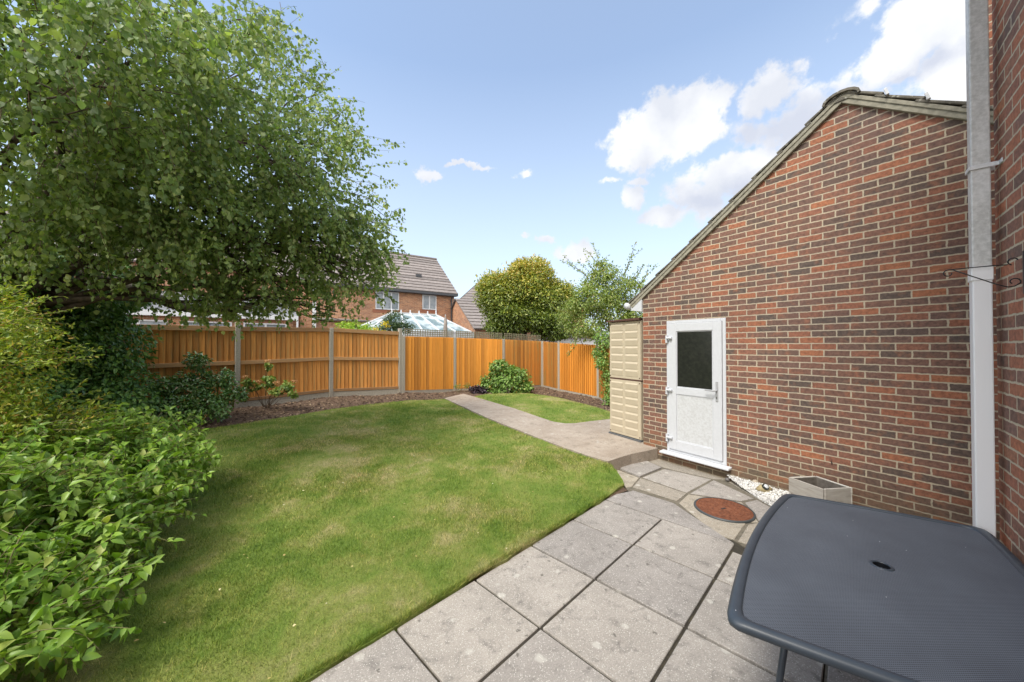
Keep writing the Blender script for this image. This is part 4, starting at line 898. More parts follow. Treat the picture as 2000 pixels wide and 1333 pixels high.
def panel_railed(root, c, ang, Ln, za, zb, i):
    gb = MB(); gb.hull([(0, -.02, za - .15), (Ln, -.02, zb - .15), (Ln, .025, zb - .15), (0, .025, za - .15), (0, -.02, za + .13), (Ln, -.02, zb + .13), (Ln, .025, zb + .13), (0, .025, za + .13)], BOXF); place(gb.build('gravel_board', M['concrete'], root, .004), c, ang)
    Ht = HT.get('h', 1.83); mb = MB(); boards(mb, Ln, za + .135, zb + .135, za + Ht - .02, zb + Ht - .02, .098, 0.016, .014, .012, .011); mb.hull([(0, .034, za + .135), (Ln, .034, zb + .135), (Ln, .04, zb + .135), (0, .04, za + .135), (0, .034, za + Ht - .05), (Ln, .034, zb + Ht - .05), (Ln, .04, zb + Ht - .05), (0, .04, za + Ht - .05)], BOXF, r=0); place(mb.build('panel_boards', M['board'], root), c, ang)
    for (z_, t_, dp_) in ((.135, .075, -.03), (1.0, .09, -.034), (Ht - .105, .105, -.034)):
        rl_ = MB(); rl_.hull([(0, dp_, za + z_), (Ln, dp_, zb + z_), (Ln, .0, zb + z_), (0, .0, za + z_), (0, dp_, za + z_ + t_), (Ln, dp_, zb + z_ + t_), (Ln, .0, zb + z_ + t_), (0, .0, za + z_ + t_)], BOXF); place(rl_.build('rail', M['rail'], root, .003), c, ang)
ps = [left_ext[1], left_ext[0], posts[0], posts[1], posts[2]]; tp = [tops[0], tops[0], tops[0], tops[1], tops[2] ]
HT['h'] = tops[1] - posts[1].z
fence('railed_fence', 'orange-stained closeboard fence with horizontal rails and concrete posts behind the left border', ps[:4] + [posts[2] - (posts[2] - posts[1]).normalized() * .0], tp[:4] + [posts[2].z + HT['h'] + .10], panel_railed)
def trellis(root, c, ang, Ln, z0a, z0b, h=.24):
    mb = MB(); n = int(Ln / .085); s = Ln / n
    for k in range(n + 1):
        x = min(max(k * s, .012), Ln - .012); f = x / Ln; zz = z0a + (z0b - z0a) * f; mb.box(x - .011, x + .011, -.008, .004, zz, zz + h)
    for q in (.022, .085, .15, .218):
        mb.hull([(0, .004, z0a + q - .011), (Ln, .004, z0b + q - .011), (Ln, .016, z0b + q - .011), (0, .016, z0a + q - .011), (0, .004, z0a + q + .011), (Ln, .004, z0b + q + .011), (Ln, .016, z0b + q + .011), (0, .016, z0a + q + .011)], BOXF)
    place(mb.build('trellis', M['trellis'], root), c, ang)
def panel_plain(m, zt_, tre=True):
    def f(root, c, ang, Ln, za, zb, i):
        gb = MB(); gb.hull([(0, -.02, za - .15), (Ln, -.02, zb - .15), (Ln, .025, zb - .15), (0, .025, za - .15), (0, -.02, za + .06), (Ln, -.02, zb + .06), (Ln, .025, zb + .06), (0, .025, za + .06)], BOXF); place(gb.build('gravel_board', M['concrete'], root, .004), c, ang)
        ta, tb_ = zt_[i]; o = root.location.z; mb = MB(); boards(mb, Ln, za + .065, zb + .065, ta - o, tb_ - o, .10, -.012, .022, .014, .010); mb.hull([(0, .008, za + .07), (Ln, .008, zb + .07), (Ln, .014, zb + .07), (0, .014, za + .07), (0, .008, ta - o - .03), (Ln, .008, tb_ - o - .03), (Ln, .014, tb_ - o - .03), (0, .014, ta - o - .03)], BOXF, r=0); place(mb.build('panel_boards', m[i] if isinstance(m, list) else m, root), c, ang)
        if tre: trellis(root, c, ang, Ln, ta - o + .006, tb_ - o + .006)
    return f
ps = [posts[2] + Vector((.075, .065, 0)), posts[3], posts[4], posts[5]]
pt = [pd(787, 657, posts[2].y).z, pd(887, 660, posts[3].y).z, pd(983, 663.5, posts[4].y).z, pd(1057, 667, posts[5].y).z]
fence('trellis_fence', 'bright orange boarded fence topped with grey square trellis at the end of the garden', ps, [pt[0], pt[1] + .01, pt[2] + .01, pt[3] + .01], panel_plain([M['board2']] * 2 + [M['board3']], [(pt[0], pt[1]), (pt[1], pt[2]), (pt[2], pt[3])]))
rp = [posts[5] + Vector((.06, -.08, 0)), P3(1092.5,763.5,.05), P3(1169.5,779,.05), P3(1212,800,.05)]
rt = [pd(1060, 667, rp[0].y).z, pd(1092, 670, rp[1].y).z, pd(1169, 674, rp[2].y).z, pd(1169, 674, rp[2].y).z]
fence('side_fence', 'orange boarded fence with green weathering running behind the far lawn', rp, [rt[0] - .02, rt[1] + .04, rt[2] + .03, rt[3] + .03], panel_plain([M['board3'], M['board2'], M['board3']], [(rt[0], rt[1]), (rt[1], rt[2]), (rt[2], rt[3])], False))

# ------------------------------------------------------------------ neighbouring houses
def roof_slope(mb, e0, e1, r0, r1, n, lift=.05, mi=0):
    e0, e1, r0, r1 = map(Vector, (e0, e1, r0, r1)); nn = (e1 - e0).cross(r0 - e0).normalized()
    if nn.z < 0: nn = -nn
    for k in range(n):
        a, b_ = k / n, min(1, (k + 1.12) / n); A0, A1, B0, B1 = e0.lerp(r0, a), e1.lerp(r1, a), e0.lerp(r0, b_), e1.lerp(r1, b_)
        mb.hull([A0, A1, B1, B0, A0 + nn * (lift + .03), A1 + nn * (lift + .03), B1 + nn * .03, B0 + nn * .03], [(0,3,2,1),(4,5,6,7),(0,1,5,4),(1,2,6,5),(2,3,7,6),(3,0,4,7)], mi)
def window(root, x0, x1, z0, z1, nl, y=0, m='white', dep=.06):
    fr_ = MB(); t_ = .06
    fr_.box(x0, x0 + t_, y - dep, y + .03, z0, z1); fr_.box(x1 - t_, x1, y - dep, y + .03, z0, z1); fr_.box(x0 + t_, x1 - t_, y - dep, y + .03, z1 - t_, z1); fr_.box(x0 + t_, x1 - t_, y - dep, y + .03, z0, z0 + t_)
    for k in range(1, nl): xx = x0 + (x1 - x0) * k / nl; fr_.box(xx - t_ * .7, xx + t_ * .7, y - dep + .005, y + .03, z0 + t_, z1 - t_)
    fo = fr_.build('window', M[m], root)
    MB().box(x0 + t_, x1 - t_, y - .025, y + .02, z0 + t_, z1 - t_).build('pane', M['winglass'], fo)
    return fo
M['winglass'] = plain('window_glass', (.17,.21,.25), .08, var=.3, scale=3, c2=(.30,.33,.36))
h1 = thing('detached_house', 'orange brick house with brown tiled roof seen beyond the fence', 'house', (-3.95, 24, -.1), math.atan2(.56, .83))
X0 = -9.0; mb = MB()
mb.box(X0, 0, 0, 7, 0, 5.35); 
mb.build('wall', M['obrick_x'], h1)
mb = MB(); roof_slope(mb, (X0 - .1, -.35, 5.25), (.12, -.35, 5.25), (X0 - .1, 3.5, 8.35), (.12, 3.5, 8.35), 13); roof_slope(mb, (.12, 7.3, 5.3), (X0 - .1, 7.3, 5.3), (.12, 3.5, 8.35), (X0 - .1, 3.5, 8.35), 8)
mb.tube([(X0 - .1, 3.5, 8.4), (.12, 3.5, 8.4)], .11, 8)
mb.build('roof', M['tile_far'], h1)
mb = MB(); mb.face([(0.01, .0, 5.3), (0.01, 7, 5.3), (0.01, 3.5, 8.3)]); mb.build('gable', M['obrick_y'], h1)
M['gutter_dk'] = plain('dark_gutter', (.045,.05,.06), .5)
mb = MB(); mb.box(X0, .1, -.42, -.30, 5.12, 5.25); mb.box(X0, .1, -.30, 0, 5.12, 5.18); mb.build('gutter', M['gutter_dk'], h1)
mb = MB(); mb.tube([(-.25, -.36, 5.15), (-.25, -.12, 4.95), (-.25, -.08, 0)], .045, 8); mb.build('downpipe', M['gutter_dk'], h1)
MB().box(X0 + .55, X0 + .72, -.2, -.02, 0, 5.1).build('downpipe', M['white_dull'], h1)
window(h1, -2.25, -1.30, 4.15, 5.1, 2); window(h1, -5.15, -3.75, 4.0, 5.1, 3)
M['soldier'] = plain('soldier_brick', (.30,.12,.07), .85); MB().box(-2.4, -1.15, -.015, .02, 3.95, 4.14).build('brick_sill', M['soldier'], h1); MB().box(-5.3, -3.6, -.015, .02, 3.80, 3.99).build('brick_sill', M['soldier'], h1)
# vent tile
MB().box(-2.3, -1.95, .95, 1.2, 6.42, 6.6).build('vent_tile', M['gutter_dk'], h1)

# lower gabled building right of it
ax_ = Vector((-3.63, 23.0)); rd = Vector((.90, .436)).normalized(); h2 = thing('gabled_outbuilding', 'low brick building with tiled gable roof between the two neighbouring houses', 'building', (ax_.x, ax_.y, -.1), math.atan2(rd.y, rd.x))
az_ = 4.86; hw_ = 3.7; zl = az_ - 2.1 * hw_ / 3.62
mb = MB(); mb.prism([(0, -hw_ + .15), (7, -hw_ + .15), (7, hw_ - .15), (0, hw_ - .15)], 0, zl); mb.build('wall', M['obrick_x'], h2)
mb = MB(); mb.face([(-.002, -hw_ + .1, zl - .05), (-.002, 0, az_ - .06), (-.002, hw_ - .1, zl - .05), (-.002, hw_ - .1, 0), (-.002, -hw_ + .1, 0)]); mb.build('gable', M['obrick_y'], h2)
mb = MB(); roof_slope(mb, (-.12, -hw_, zl), (7.2, -hw_, zl), (-.12, 0, az_), (7.2, 0, az_), 10); roof_slope(mb, (-.12, hw_, zl), (7.2, hw_, zl), (-.12, 0, az_), (7.2, 0, az_), 10); mb.build('roof', M['tile_far'], h2)
# hipped house further back
h3 = thing('hipped_house', 'brick house with hipped tiled roof half hidden by the round tree', 'house', (-4.4, 31, -.1), math.atan2(.3, 1))
mb = MB(); mb.box(0, 12, 0, 8, 0, 5.7); mb.build('wall', M['obrick_x'], h3)
mb = MB(); roof_slope(mb, (-.4, -.4, 5.6), (12.4, -.4, 5.6), (3.2, 4, 9.0), (9, 4, 9.0), 12); roof_slope(mb, (-.4, 8.4, 5.6), (-.4, -.4, 5.6), (3.2, 4, 9.0), (3.2, 4, 9.0), 12); roof_slope(mb, (12.4, 8.4, 5.6), (-.4, 8.4, 5.6), (9, 4, 9.0), (3.2, 4, 9.0), 8); roof_slope(mb, (12.4, -.4, 5.6), (12.4, 8.4, 5.6), (9, 4, 9.0), (9, 4, 9.0), 8)
mb.build('roof', M['tile_far'], h3)
# left neighbour: single storey extension with white fascia and lean-to slate roof, brick house behind
h4 = thing('extended_house', 'brick house with grey lean-to roof and long white fascia behind the birch', 'house', (-10.6, 17, -.1), math.atan2(.6, .8))
LX = -15
mb = MB(); mb.box(LX, 0, 0, 2.6, 0, 3.1); mb.box(LX, 1.2, 2.6, 9, 0, 5.6); mb.box(1.2, 4.6, 2.0, 7, 0, 3.3); mb.build('wall', M['obrick_x'], h4)
mb = MB(); roof_slope(mb, (LX, -.25, 3.2), (.15, -.25, 3.2), (LX, 2.6, 4.3), (.15, 2.6, 4.3), 8, .015); mb.build('lean_to_roof', M['slate'], h4)
mb = MB(); roof_slope(mb, (LX, 2.3, 5.5), (1.5, 2.3, 5.5), (LX, 5.8, 8.0), (1.5, 5.8, 8.0), 12); roof_slope(mb, (1.5, 9.3, 5.5), (LX, 9.3, 5.5), (1.5, 5.8, 8.0), (LX, 5.8, 8.0), 8)
roof_slope(mb, (1.2, 1.8, 3.2), (4.8, 1.8, 3.2), (1.2, 4.4, 4.6), (4.8, 4.4, 4.6), 8); mb.build('roof', M['tile_far'], h4)
mb = MB(); mb.face([(1.21, 2.6, 5.5), (1.21, 9, 5.5), (1.21, 5.8, 7.9)]); mb.build('gable', M['obrick_y'], h4)
mb = MB(); mb.box(LX, .2, -.30, -.22, 3.02, 3.24); mb.box(LX, .2, -.22, -.003, 3.02, 3.06); mb.box(.12, .2, -.30, -.24, 0, 3.02); mb.build('fascia', M['white'], h4)
for k in range(7): window(h4, -1.9 - 2.05 * k, -.25 - 2.05 * k, 1.5, 2.85, 2, -.005, dep=.09)

# conservatory
cz0 = thing('conservatory', 'white framed conservatory with glazed faceted roof beyond the trellis', 'conservatory', (-4.9, 19.6, -.1), math.atan2(.56, .83))
m, nt_, b = mat('polycarbonate'); n = noise_n(nt_, 1.5, 3, .5, objco(nt_)); r_ = ramp(nt_, [(.45, (.16,.22,.22)), (.55, (.42,.48,.50))], n.outputs['Fac']); L(nt_, r_.outputs[0], b.inputs['Base Color']); sset(b, Roughness=.15); M['polyc'] = m
A_ = [(-2.5, -1.6, 2.5), (2.2, -1.6, 2.5), (3.4, .3, 2.5), (3.4, 2.2, 2.5), (-3.7, 2.2, 2.5), (-3.7, .3, 2.5)]
rdg = [(-1.5, 1.0, 3.62), (1.1, 1.0, 3.62)]
mb = MB()
mb.face([A_[0], A_[1], rdg[1], rdg[0]]); mb.face([A_[1], A_[2], rdg[1]]); mb.face([A_[2], A_[3], rdg[1]]); mb.face([A_[3], A_[4], rdg[0], rdg[1]]); mb.face([A_[4], A_[5], rdg[0]]); mb.face([A_[5], A_[0], rdg[0]])
mb.build('roof_glazing', M['polyc'], cz0)
mb = MB(); up = .03
def gb_(a, b_): mb.bar(Vector(a) + Vector((0, 0, up)), Vector(b_) + Vector((0, 0, up)), .07, .06)
for i in range(6): gb_(A_[i], A_[(i + 1) % 6])
for k in range(6): f = k / 5; gb_(Vector(A_[0]).lerp(Vector(A_[1]), f), Vector(rdg[0]).lerp(Vector(rdg[1]), f))
for p in (A_[2], A_[3], Vector(A_[1]).lerp(Vector(A_[2]), .5), Vector(A_[2]).lerp(Vector(A_[3]), .5)): gb_(p, rdg[1])
for p in (A_[4], A_[5], Vector(A_[0]).lerp(Vector(A_[5]), .5)): gb_(p, rdg[0])
gb_(*rdg)
for p in A_: mb.bar(p, (p[0], p[1], 0), .09, .09)
mb.box(-2.5, 2.2, -1.62, -1.54, 2.1, 2.5); mb.build('frame', M['white'], cz0)
for k in range(6): f = k / 5; p = Vector(rdg[0]).lerp(Vector(rdg[1]), f); MB().lathe([(.03, 0), (.06, .05), (.03, .10), (.045, .14), (0, .2 if k < 5 else .55)], (p.x, p.y, p.z + .03), 8).build('ridge_finial', M['white'], cz0)
mb = MB(); 
for i in range(6):
    a, b_ = A_[i], A_[(i + 1) % 6]; mb.face([(a[0], a[1], 0), (b_[0], b_[1], 0), (b_[0], b_[1], 2.48), (a[0], a[1], 2.48)])
mb.build('side_glazing', M['winglass'], cz0)
pp = pd(870, 640, 15.8); pr = thing('closed_parasol', 'closed grey garden parasol standing beyond the trellis', 'parasol', (pp.x, pp.y, -.1))
MB().lathe([(.03, 1.2), (.12, 1.35), (.14, 1.8), (.10, 2.5), (.06, 3.0), (.012, 3.2), (0, 3.26)], sides=10).build('canopy', plain('grey_beige_canvas', (.32,.28,.25), .9, scale=6, c2=(.22,.19,.17)), pr, smooth=True)
MB().tube([(0, 0, 0), (0, 0, 3.2)], .022, 8).build('pole', M['white_dull'], pr)
wo = pd(1142, 668, 17.5); ob = thing('white_outbuilding', 'pale grey outbuilding glimpsed through branches above the side fence', 'outbuilding', (wo.x, wo.y, -.1), .2)
MB().box(-1.6, 1.4, 0, 3, 0, 2.25).build('wall', M['white_dull'], ob)
mb = MB(); roof_slope(mb, (-1.8, -.15, 2.2), (1.6, -.15, 2.2), (-1.8, 3.2, 2.75), (1.6, 3.2, 2.75), 4, .02); mb.build('roof', M['slate'], ob)

# ------------------------------------------------------------------ foliage
def unit(a): return a / np.maximum(np.linalg.norm(a, axis=1, keepdims=True), 1e-9)
T6 = [(0, 1, 2, 3), (0, 3, 4, 5)]
T8 = [(0, 3, 2), (0, 2, 4), (2, 3, 6, 5), (4, 2, 5, 7), (5, 6, 1), (7, 5, 1)]
def leaves(name, P, D, Nn, Ln, Wd, m, parent, rnd=None, fold=.12, curl=.15, detailed=False, org=None):
    n = len(P); D = unit(D); S = unit(np.cross(D, Nn)); U = np.cross(S, D)
    if org is not None: P = P - np.array(org)
    def q(s, d, u): return P + S * (s * Wd)[:, None] + D * (d * Ln)[:, None] + U * (u * Ln)[:, None]
    if not detailed:
        V = np.stack([q(0, 0, 0), q(.5, .34, fold * .6), q(.36, .68, fold * .5 - curl * .4), q(0, 1, -curl), q(-.36, .68, fold * .5 - curl * .4), q(-.5, .34, fold * .6)], 1); T = T6
    else:
        V = np.stack([q(0, 0, 0), q(0, 1, -curl * 1.2), q(0, .3, 0), q(.5, .32, fold), q(-.5, .32, fold), q(0, .66, -curl * .45), q(.38, .66, fold * .8 - curl * .45), q(-.38, .66, fold * .8 - curl * .45)], 1); T = T8
    return np_mesh(name, V, T, 1, rng.random(n) if rnd is None else np.clip(rnd, 0, 1), m, parent)
def rdir(n): return unit(rng.standard_normal((n, 3)))
def tubes_np(name, paths, m, parent, sides=4, org=(0, 0, 0)):
    mb = MB()
    for pts, rad in paths: mb.tube([Vector(p) - Vector(org) for p in pts], rad, sides)
    return mb.build(name, m, parent, smooth=True)
def limb(a, b, sag=0, wob=.12, n=7, r0=.05, r1=.015):
    a = Vector(a); b = Vector(b); ln_ = (b - a).length; pts = []
    ph = Vector((random.uniform(0, 9), random.uniform(0, 9), random.uniform(0, 9)))
    for k in range(n + 1):
        t_ = k / n; p = a.lerp(b, t_); w_ = math.sin(math.pi * t_)
        p += Vector((noise.noise(ph + Vector((t_ * 3, 0, 0))), noise.noise(ph + Vector((0, t_ * 3, 5))), noise.noise(ph + Vector((3, 1, t_ * 3))))) * wob * ln_ * w_; p.z += sag * w_
        pts.append(p)
    return pts, [r0 + (r1 - r0) * k / n for k in range(n + 1)]

def twig_leaves(starts, dirs, lens, per_m, droop, spread=.02):
    """hanging or arching sprays: returns twig paths and leaf positions/directions"""
    n = len(starts); K = 7; pts = np.empty((n, K, 3)); d = unit(dirs); p = starts.copy(); seg = (lens / (K - 1))[:, None]
    for k in range(K):
        pts[:, k] = p; p = p + d * seg; d = unit(d + np.array([0, 0, -1]) * (droop[:, None] if hasattr(droop, '__len__') else droop) + rng.standard_normal((n, 3)) * .12)
    cnt = np.maximum(2, (lens * per_m).astype(int)); idx = np.repeat(np.arange(n), cnt); t_ = rng.uniform(.08, 1, len(idx)) * (K - 1 - 1e-6); k0 = t_.astype(int); f = (t_ - k0)[:, None]
    a = pts[idx, k0]; b = pts[idx, k0 + 1]; P = a * (1 - f) + b * f; T = unit(b - a)
    return pts, P, T, idx

def clump_points(blobs, n, sub=26, inner=.25, subr=.30, flat=1.0):
    """blobs: (centre, (rx,ry,rz)); leaf points gathered on the skins of small lobes that sit round each blob"""
    vol = np.array([b_[1][0] * b_[1][1] + b_[1][0] * b_[1][2] + b_[1][1] * b_[1][2] for b_ in blobs]); cnt = (n * vol / vol.sum()).astype(int); Ps, Ns = [], []
    for (c, rad), m_ in zip(blobs, cnt):
        rad = np.array(rad); dirs = rdir(sub); rr_ = rng.uniform(.55, 1.0, sub); ctr = dirs * rr_[:, None] * rad * .85; sr = rng.uniform(.7, 1.3, sub) * subr
        k = rng.integers(0, sub, m_); dd = rdir(m_); q = ctr[k] + dd * (sr[k] * rng.random(m_) ** .35)[:, None] * rad
        inn_ = rng.random(m_) < inner; q[inn_] = rdir(inn_.sum()) * rad * (rng.random(inn_.sum()) ** .5)[:, None] * .85
        Ps.append(q + np.array(c)); Ns.append(unit(dd * .6 + unit(q / rad) * .8))
    return np.concatenate(Ps), np.concatenate(Ns)

# ---- birch
bt_o = (-7.3, 4.9, .05)
birch = thing('birch_tree', 'large spreading birch with drooping leafy twigs overhanging the left fence', 'tree', bt_o)
BC = [(40,60,3.1,.95),(180,60,3.5,1.0),(300,110,4.0,1.0),(60,240,3.8,1.0),(190,240,4.2,1.05),(320,280,4.6,1.1),(440,190,5.3,.95),(520,235,5.8,.78),(590,310,6.0,.75),(450,330,5.4,1.05),(560,420,5.9,.95),(650,400,6.3,.75),
      (690,470,6.5,.62),(620,500,6.2,.75),(520,510,5.9,.8),(420,450,5.3,.95),(300,420,5.0,1.0),(180,400,4.7,.95),(60,380,4.4,.9),(20,440,4.7,.55),(130,465,5.0,.42),(70,505,4.6,.34),(165,535,4.9,.28),(-10,520,4.5,.36),(230,555,5.2,.24),(250,500,5.6,.5),(350,540,5.8,.6),(450,560,6.0,.52),(570,560,6.3,.5),(680,545,6.6,.42),(400,90,5.2,.65),
      (230,-50,4.1,.8),(-90,250,4.4,.8),(500,130,6.4,.42),(610,200,6.9,.36),(735,420,6.9,.35),(650,270,6.6,.5),(705,535,6.6,.36),(745,500,6.9,.28),(640,585,6.5,.34),(600,575,6.4,.36),(720,575,6.7,.26),(520,590,6.2,.3),(760,455,7.0,.22),(670,500,6.8,.5),(700,450,6.9,.4),(580,540,6.5,.45),(480,570,6.2,.4),(660,610,6.8,.26),(420,600,6.1,.26),(730,540,7,.3)]
blobs = []
for (px, py, Z_, r_) in BC: c = pd(px, py, Z_); blobs.append((np.array(c), (r_, r_, r_ * .9)))
n_tw = 4900; wts = np.array([b_[1][0] ** 2 for b_ in blobs]); wts /= wts.sum(); k = rng.choice(len(blobs), n_tw, p=wts); NS = 13; kd = rdir(len(blobs) * NS).reshape(len(blobs), NS, 3); kd[:, :, 2] = kd[:, :, 2] * .85 + .1; kr = rng.uniform(.45, .98, (len(blobs), NS)); ks = rng.integers(0, NS, n_tw)
C_ = np.array([b_[0] for b_ in blobs]); Rr = np.array([b_[1][0] for b_ in blobs])
dd = rdir(n_tw); dd[:, 2] = dd[:, 2] * .8 + .12; st_ = C_[k] + kd[k, ks] * (Rr[k] * kr[k, ks])[:, None] + rng.standard_normal((n_tw, 3)) * (Rr[k] * .17)[:, None]; dd = unit(kd[k, ks] + dd * .5)
lens = rng.uniform(.30, .85, n_tw) * np.clip(Rr[k] / .8, .55, 1.1)
wsp = [((430,60),(500,-10)),((450,90),(520,40)),((480,120),(560,60)),((520,150),(600,95)),((560,170),(640,120)),((590,210),(680,190)),((600,170),(635,125)),((640,260),(715,215)),((660,300),(735,280)),((680,360),(740,350)),((690,420),(750,410)),((540,110),(575,60)),((500,60),(540,20)),((700,480),(760,485)),((720,530),(775,545))]
wst = np.repeat(np.array([pd(a[0], a[1], 6.3) for a, b_ in wsp]), 9, 0) + rng.standard_normal((135, 3)) * .22; wen = np.repeat(np.array([pd(b_[0], b_[1], 6.3) for a, b_ in wsp]), 9, 0) + rng.standard_normal((135, 3)) * .25
pts, P, T, idx = twig_leaves(st_, dd * np.array([1, 1, .6]) + rng.standard_normal((n_tw, 3)) * .25 + np.array([.12, -.05, .05]), lens, 27, rng.uniform(.25, .55, n_tw))
p2, P2, T2, i2 = twig_leaves(wst, wen - wst, np.linalg.norm(wen - wst, axis=1) * rng.uniform(.6, 1.2, 135), 26, rng.uniform(.0, .12, 135))
pts = np.concatenate([pts, p2]); P = np.concatenate([P, P2]); T = np.concatenate([T, T2]); idx = np.concatenate([idx, i2 + n_tw]); n_tw += 135
low = (P[:, 2] > .9); P = P[low]; T = T[low]; idx = idx[low]
n = len(P); print('birch leaves', n)
D = unit(T * .5 + rng.standard_normal((n, 3)) * .55 + np.array([0, 0, -.75])); Nn = unit(rng.standard_normal((n, 3)) + np.array([0, -.1, .5]))
P = P + rng.standard_normal((n, 3)) * .02; s_ = rng.uniform(.046, .080, n) * rng.choice([.7, 1, 1.1], n)
toneB = np.concatenate([np.clip(rng.random((len(blobs), NS))[k, ks] * .75 + rng.random(len(k)) * .25, 0, 1), rng.random(n_tw - len(k))])
leaves('crown', P, D, Nn, s_, s_ * rng.uniform(.72, .86, n), M['birch_leaf'], birch, rng.random(n) * .65 + toneB[idx] * .36, org=bt_o)
sel = np.concatenate([rng.choice(n_tw - 135, 2400, replace=False), np.arange(n_tw - 135, n_tw)])
tubes_np('twigs', [([pts[i, q] for q in range(0, 7, 1)], [.0045 - .0005 * q for q in range(7)]) for i in sel], M['twig'], birch, 3, bt_o)
tr = [((-7.3, 4.9, 0), .30), ((-7.25, 4.9, 1.0), .24), ((-7.1, 4.95, 2.2), .21), ((-6.8, 5.0, 3.4), .17), ((-6.2, 5.0, 4.8), .12), ((-5.6, 4.9, 6.0), .07)]
mb = MB(); mb.tube([Vector(p) - Vector(bt_o) for p, _ in tr], [r_ for _, r_ in tr], 12); mb.build('trunk', M['birch_bark'], birch, smooth=True)
for i, (px, py, Z_, r_) in enumerate(BC):
    c = pd(px, py, Z_); j = 2 + (i % 3); a = Vector(tr[j][0]); 
    pl_ = limb(a, c, .25, .14, 8, .05, .010); mb = MB(); mb.tube([p - Vector(bt_o) for p in pl_[0]], pl_[1], 7)
    for q in range(3):
        e = c + Vector(random.choice(rdir(3))) * r_ * .8; s2_ = limb(pl_[0][5], e, .08, .16, 5, .018, .005); mb.tube([p - Vector(bt_o) for p in s2_[0]], s2_[1], 5)
    mb.build('limb', M['bark'], birch, smooth=True)
lw = [pd(-40, 470, 5.4), pd(120, 520, 5.6), pd(250, 560, 5.9), pd(340, 596, 6.1), pd(395, 608, 6.2), pd(432, 606, 6.25), pd(455, 588, 6.3), pd(463, 562, 6.3), pd(480, 520, 6.3)]
mb = MB(); mb.tube([p - Vector(bt_o) for p in lw], [.11, .10, .09, .08, .075, .07, .062, .05, .035], 10); mb.tube([p - Vector(bt_o) for p in [lw[4], pd(470, 606, 6.2), pd(505, 592, 6.2), pd(560, 560, 6.2)]], [.06, .05, .04, .02], 8)
mb.build('low_limb', M['birch_bark'], birch, smooth=True)

# ---- generic shrub: stems + leaves on lobes
def shrub(name, label, cat, base, blobs, n, ls, m, stems=8, asp=.5, droop=.3, up=.4, sub=26, inner=.25, subr=.30, group=None, stemm='bark', sr=.014, rbias=None, detailed=False, curl=.15, leafname='foliage', dsp=.5):
    o = thing(name, label, cat, base, 0, group)
    P, Nn = clump_points(blobs, n, sub, inner, subr); k = P[:, 2] > base[2] + .01; P = P[k]; Nn = Nn[k]; n = len(P)
    D = unit(Nn * .7 + rng.standard_normal((n, 3)) * dsp + np.array([0, 0, -droop])); U = unit(Nn + np.array([0, 0, up]) + rng.standard_normal((n, 3)) * .4)
    s_ = rng.uniform(*ls, n); r_ = rng.random(n)
    if rbias: r_ = rbias(P, r_)
    leaves(leafname, P, D, U, s_, s_ * asp * rng.uniform(.85, 1.15, n), m, o, r_, curl=curl, org=base, detailed=detailed)
    mb = MB()
    for i in range(stems):
        c, rad = blobs[i % len(blobs)]; e = Vector(c) + Vector(rdir(1)[0]) * min(rad) * .8
        q = limb(Vector(base) + Vector((random.uniform(-.05, .05), random.uniform(-.05, .05), -.05)), e, .05, .12, 7, sr, sr * .3); mb.tube([p - Vector(base) for p in q[0]], q[1], 6)
    mb.build('stems', M[stemm], o, smooth=True)
    return o
# hedge on the left
hb_ = (-7.6, 5.4, .1); HB = []
for (x_, y_, z_, rx, ry, rz) in [(-7.3,6.0,.8,1.2,.95,.9),(-7.3,5.9,1.8,1.2,.95,.9),(-7.4,5.9,2.7,1.15,.9,.75),(-7.3,4.8,.9,1.1,1.0,.95),(-7.4,4.9,2.0,1.05,1.0,.9),(-7.7,4.8,2.9,1.0,1.0,.6),(-7.2,3.8,1.0,1.0,.9,1.0),(-7.3,3.8,2.1,.95,.9,.8)]:
    HB.append((np.array((x_, y_, z_)), (rx, ry, rz)))
shrub('hedge', 'tall dense dark green hedge in front of the left end of the fence', 'hedge', hb_, HB, 70000, (.05, .095), M['hedge_leaf'], 14, .55, .5, .2, 60, .35, .24, sr=.04)
# yellow-green pyracantha-like shrub at left edge
pb = (-4.3, 2.8, .02); PB = [(np.array(c), r_) for c, r_ in [((-4.2,2.8,1.55),(.42,.5,.5)),((-4.05,2.8,1.05),(.42,.55,.45)),((-4.5,2.9,1.95),(.4,.5,.35)),((-4.0,3.0,.80),(.42,.5,.30)),((-4.7,2.5,1.2),(.5,.6,.8))]]
py = shrub('berried_shrub', 'yellow-green small-leaved shrub with tiny orange berries at the left edge', 'shrub', pb, PB, 22000, (.026, .048), M['pyra_leaf'], 12, .42, .0, .4, 34, .3, .30, sr=.014, stemm='bark')
n_t = 120; kk = rng.integers(0, len(PB), n_t); dirs = rdir(n_t); dirs[:, 0] = np.abs(dirs[:, 0]) * .9 + .2; dirs[:, 2] = dirs[:, 2] * .3 + .25
st_ = np.array([PB[i][0] for i in kk]) + unit(dirs) * .32; pts, P, T, idx = twig_leaves(st_, dirs, rng.uniform(.12, .34, n_t), 90, .02)
n = len(P); D = unit(T * .8 + rng.standard_normal((n, 3)) * .6); s_ = rng.uniform(.024, .045, n)
leaves('spray_leaves', P, D, unit(rng.standard_normal((n, 3)) + np.array([0, 0, 1])), s_, s_ * .4, M['pyra_leaf'], py, org=pb)
tubes_np('sprays', [([pts[i, q] for q in range(7)], [.004 - .0004 * q for q in range(7)]) for i in range(n_t)], M['greenstem'], py, 4, pb)
Pq, _ = clump_points(PB, 1500, 34, .1, .31); V = Pq[:, None, :] - np.array(pb) + np.array([[1,0,0],[0,1,0],[-1,0,0],[0,-1,0],[0,0,1],[0,0,-1]])[None] * .0055
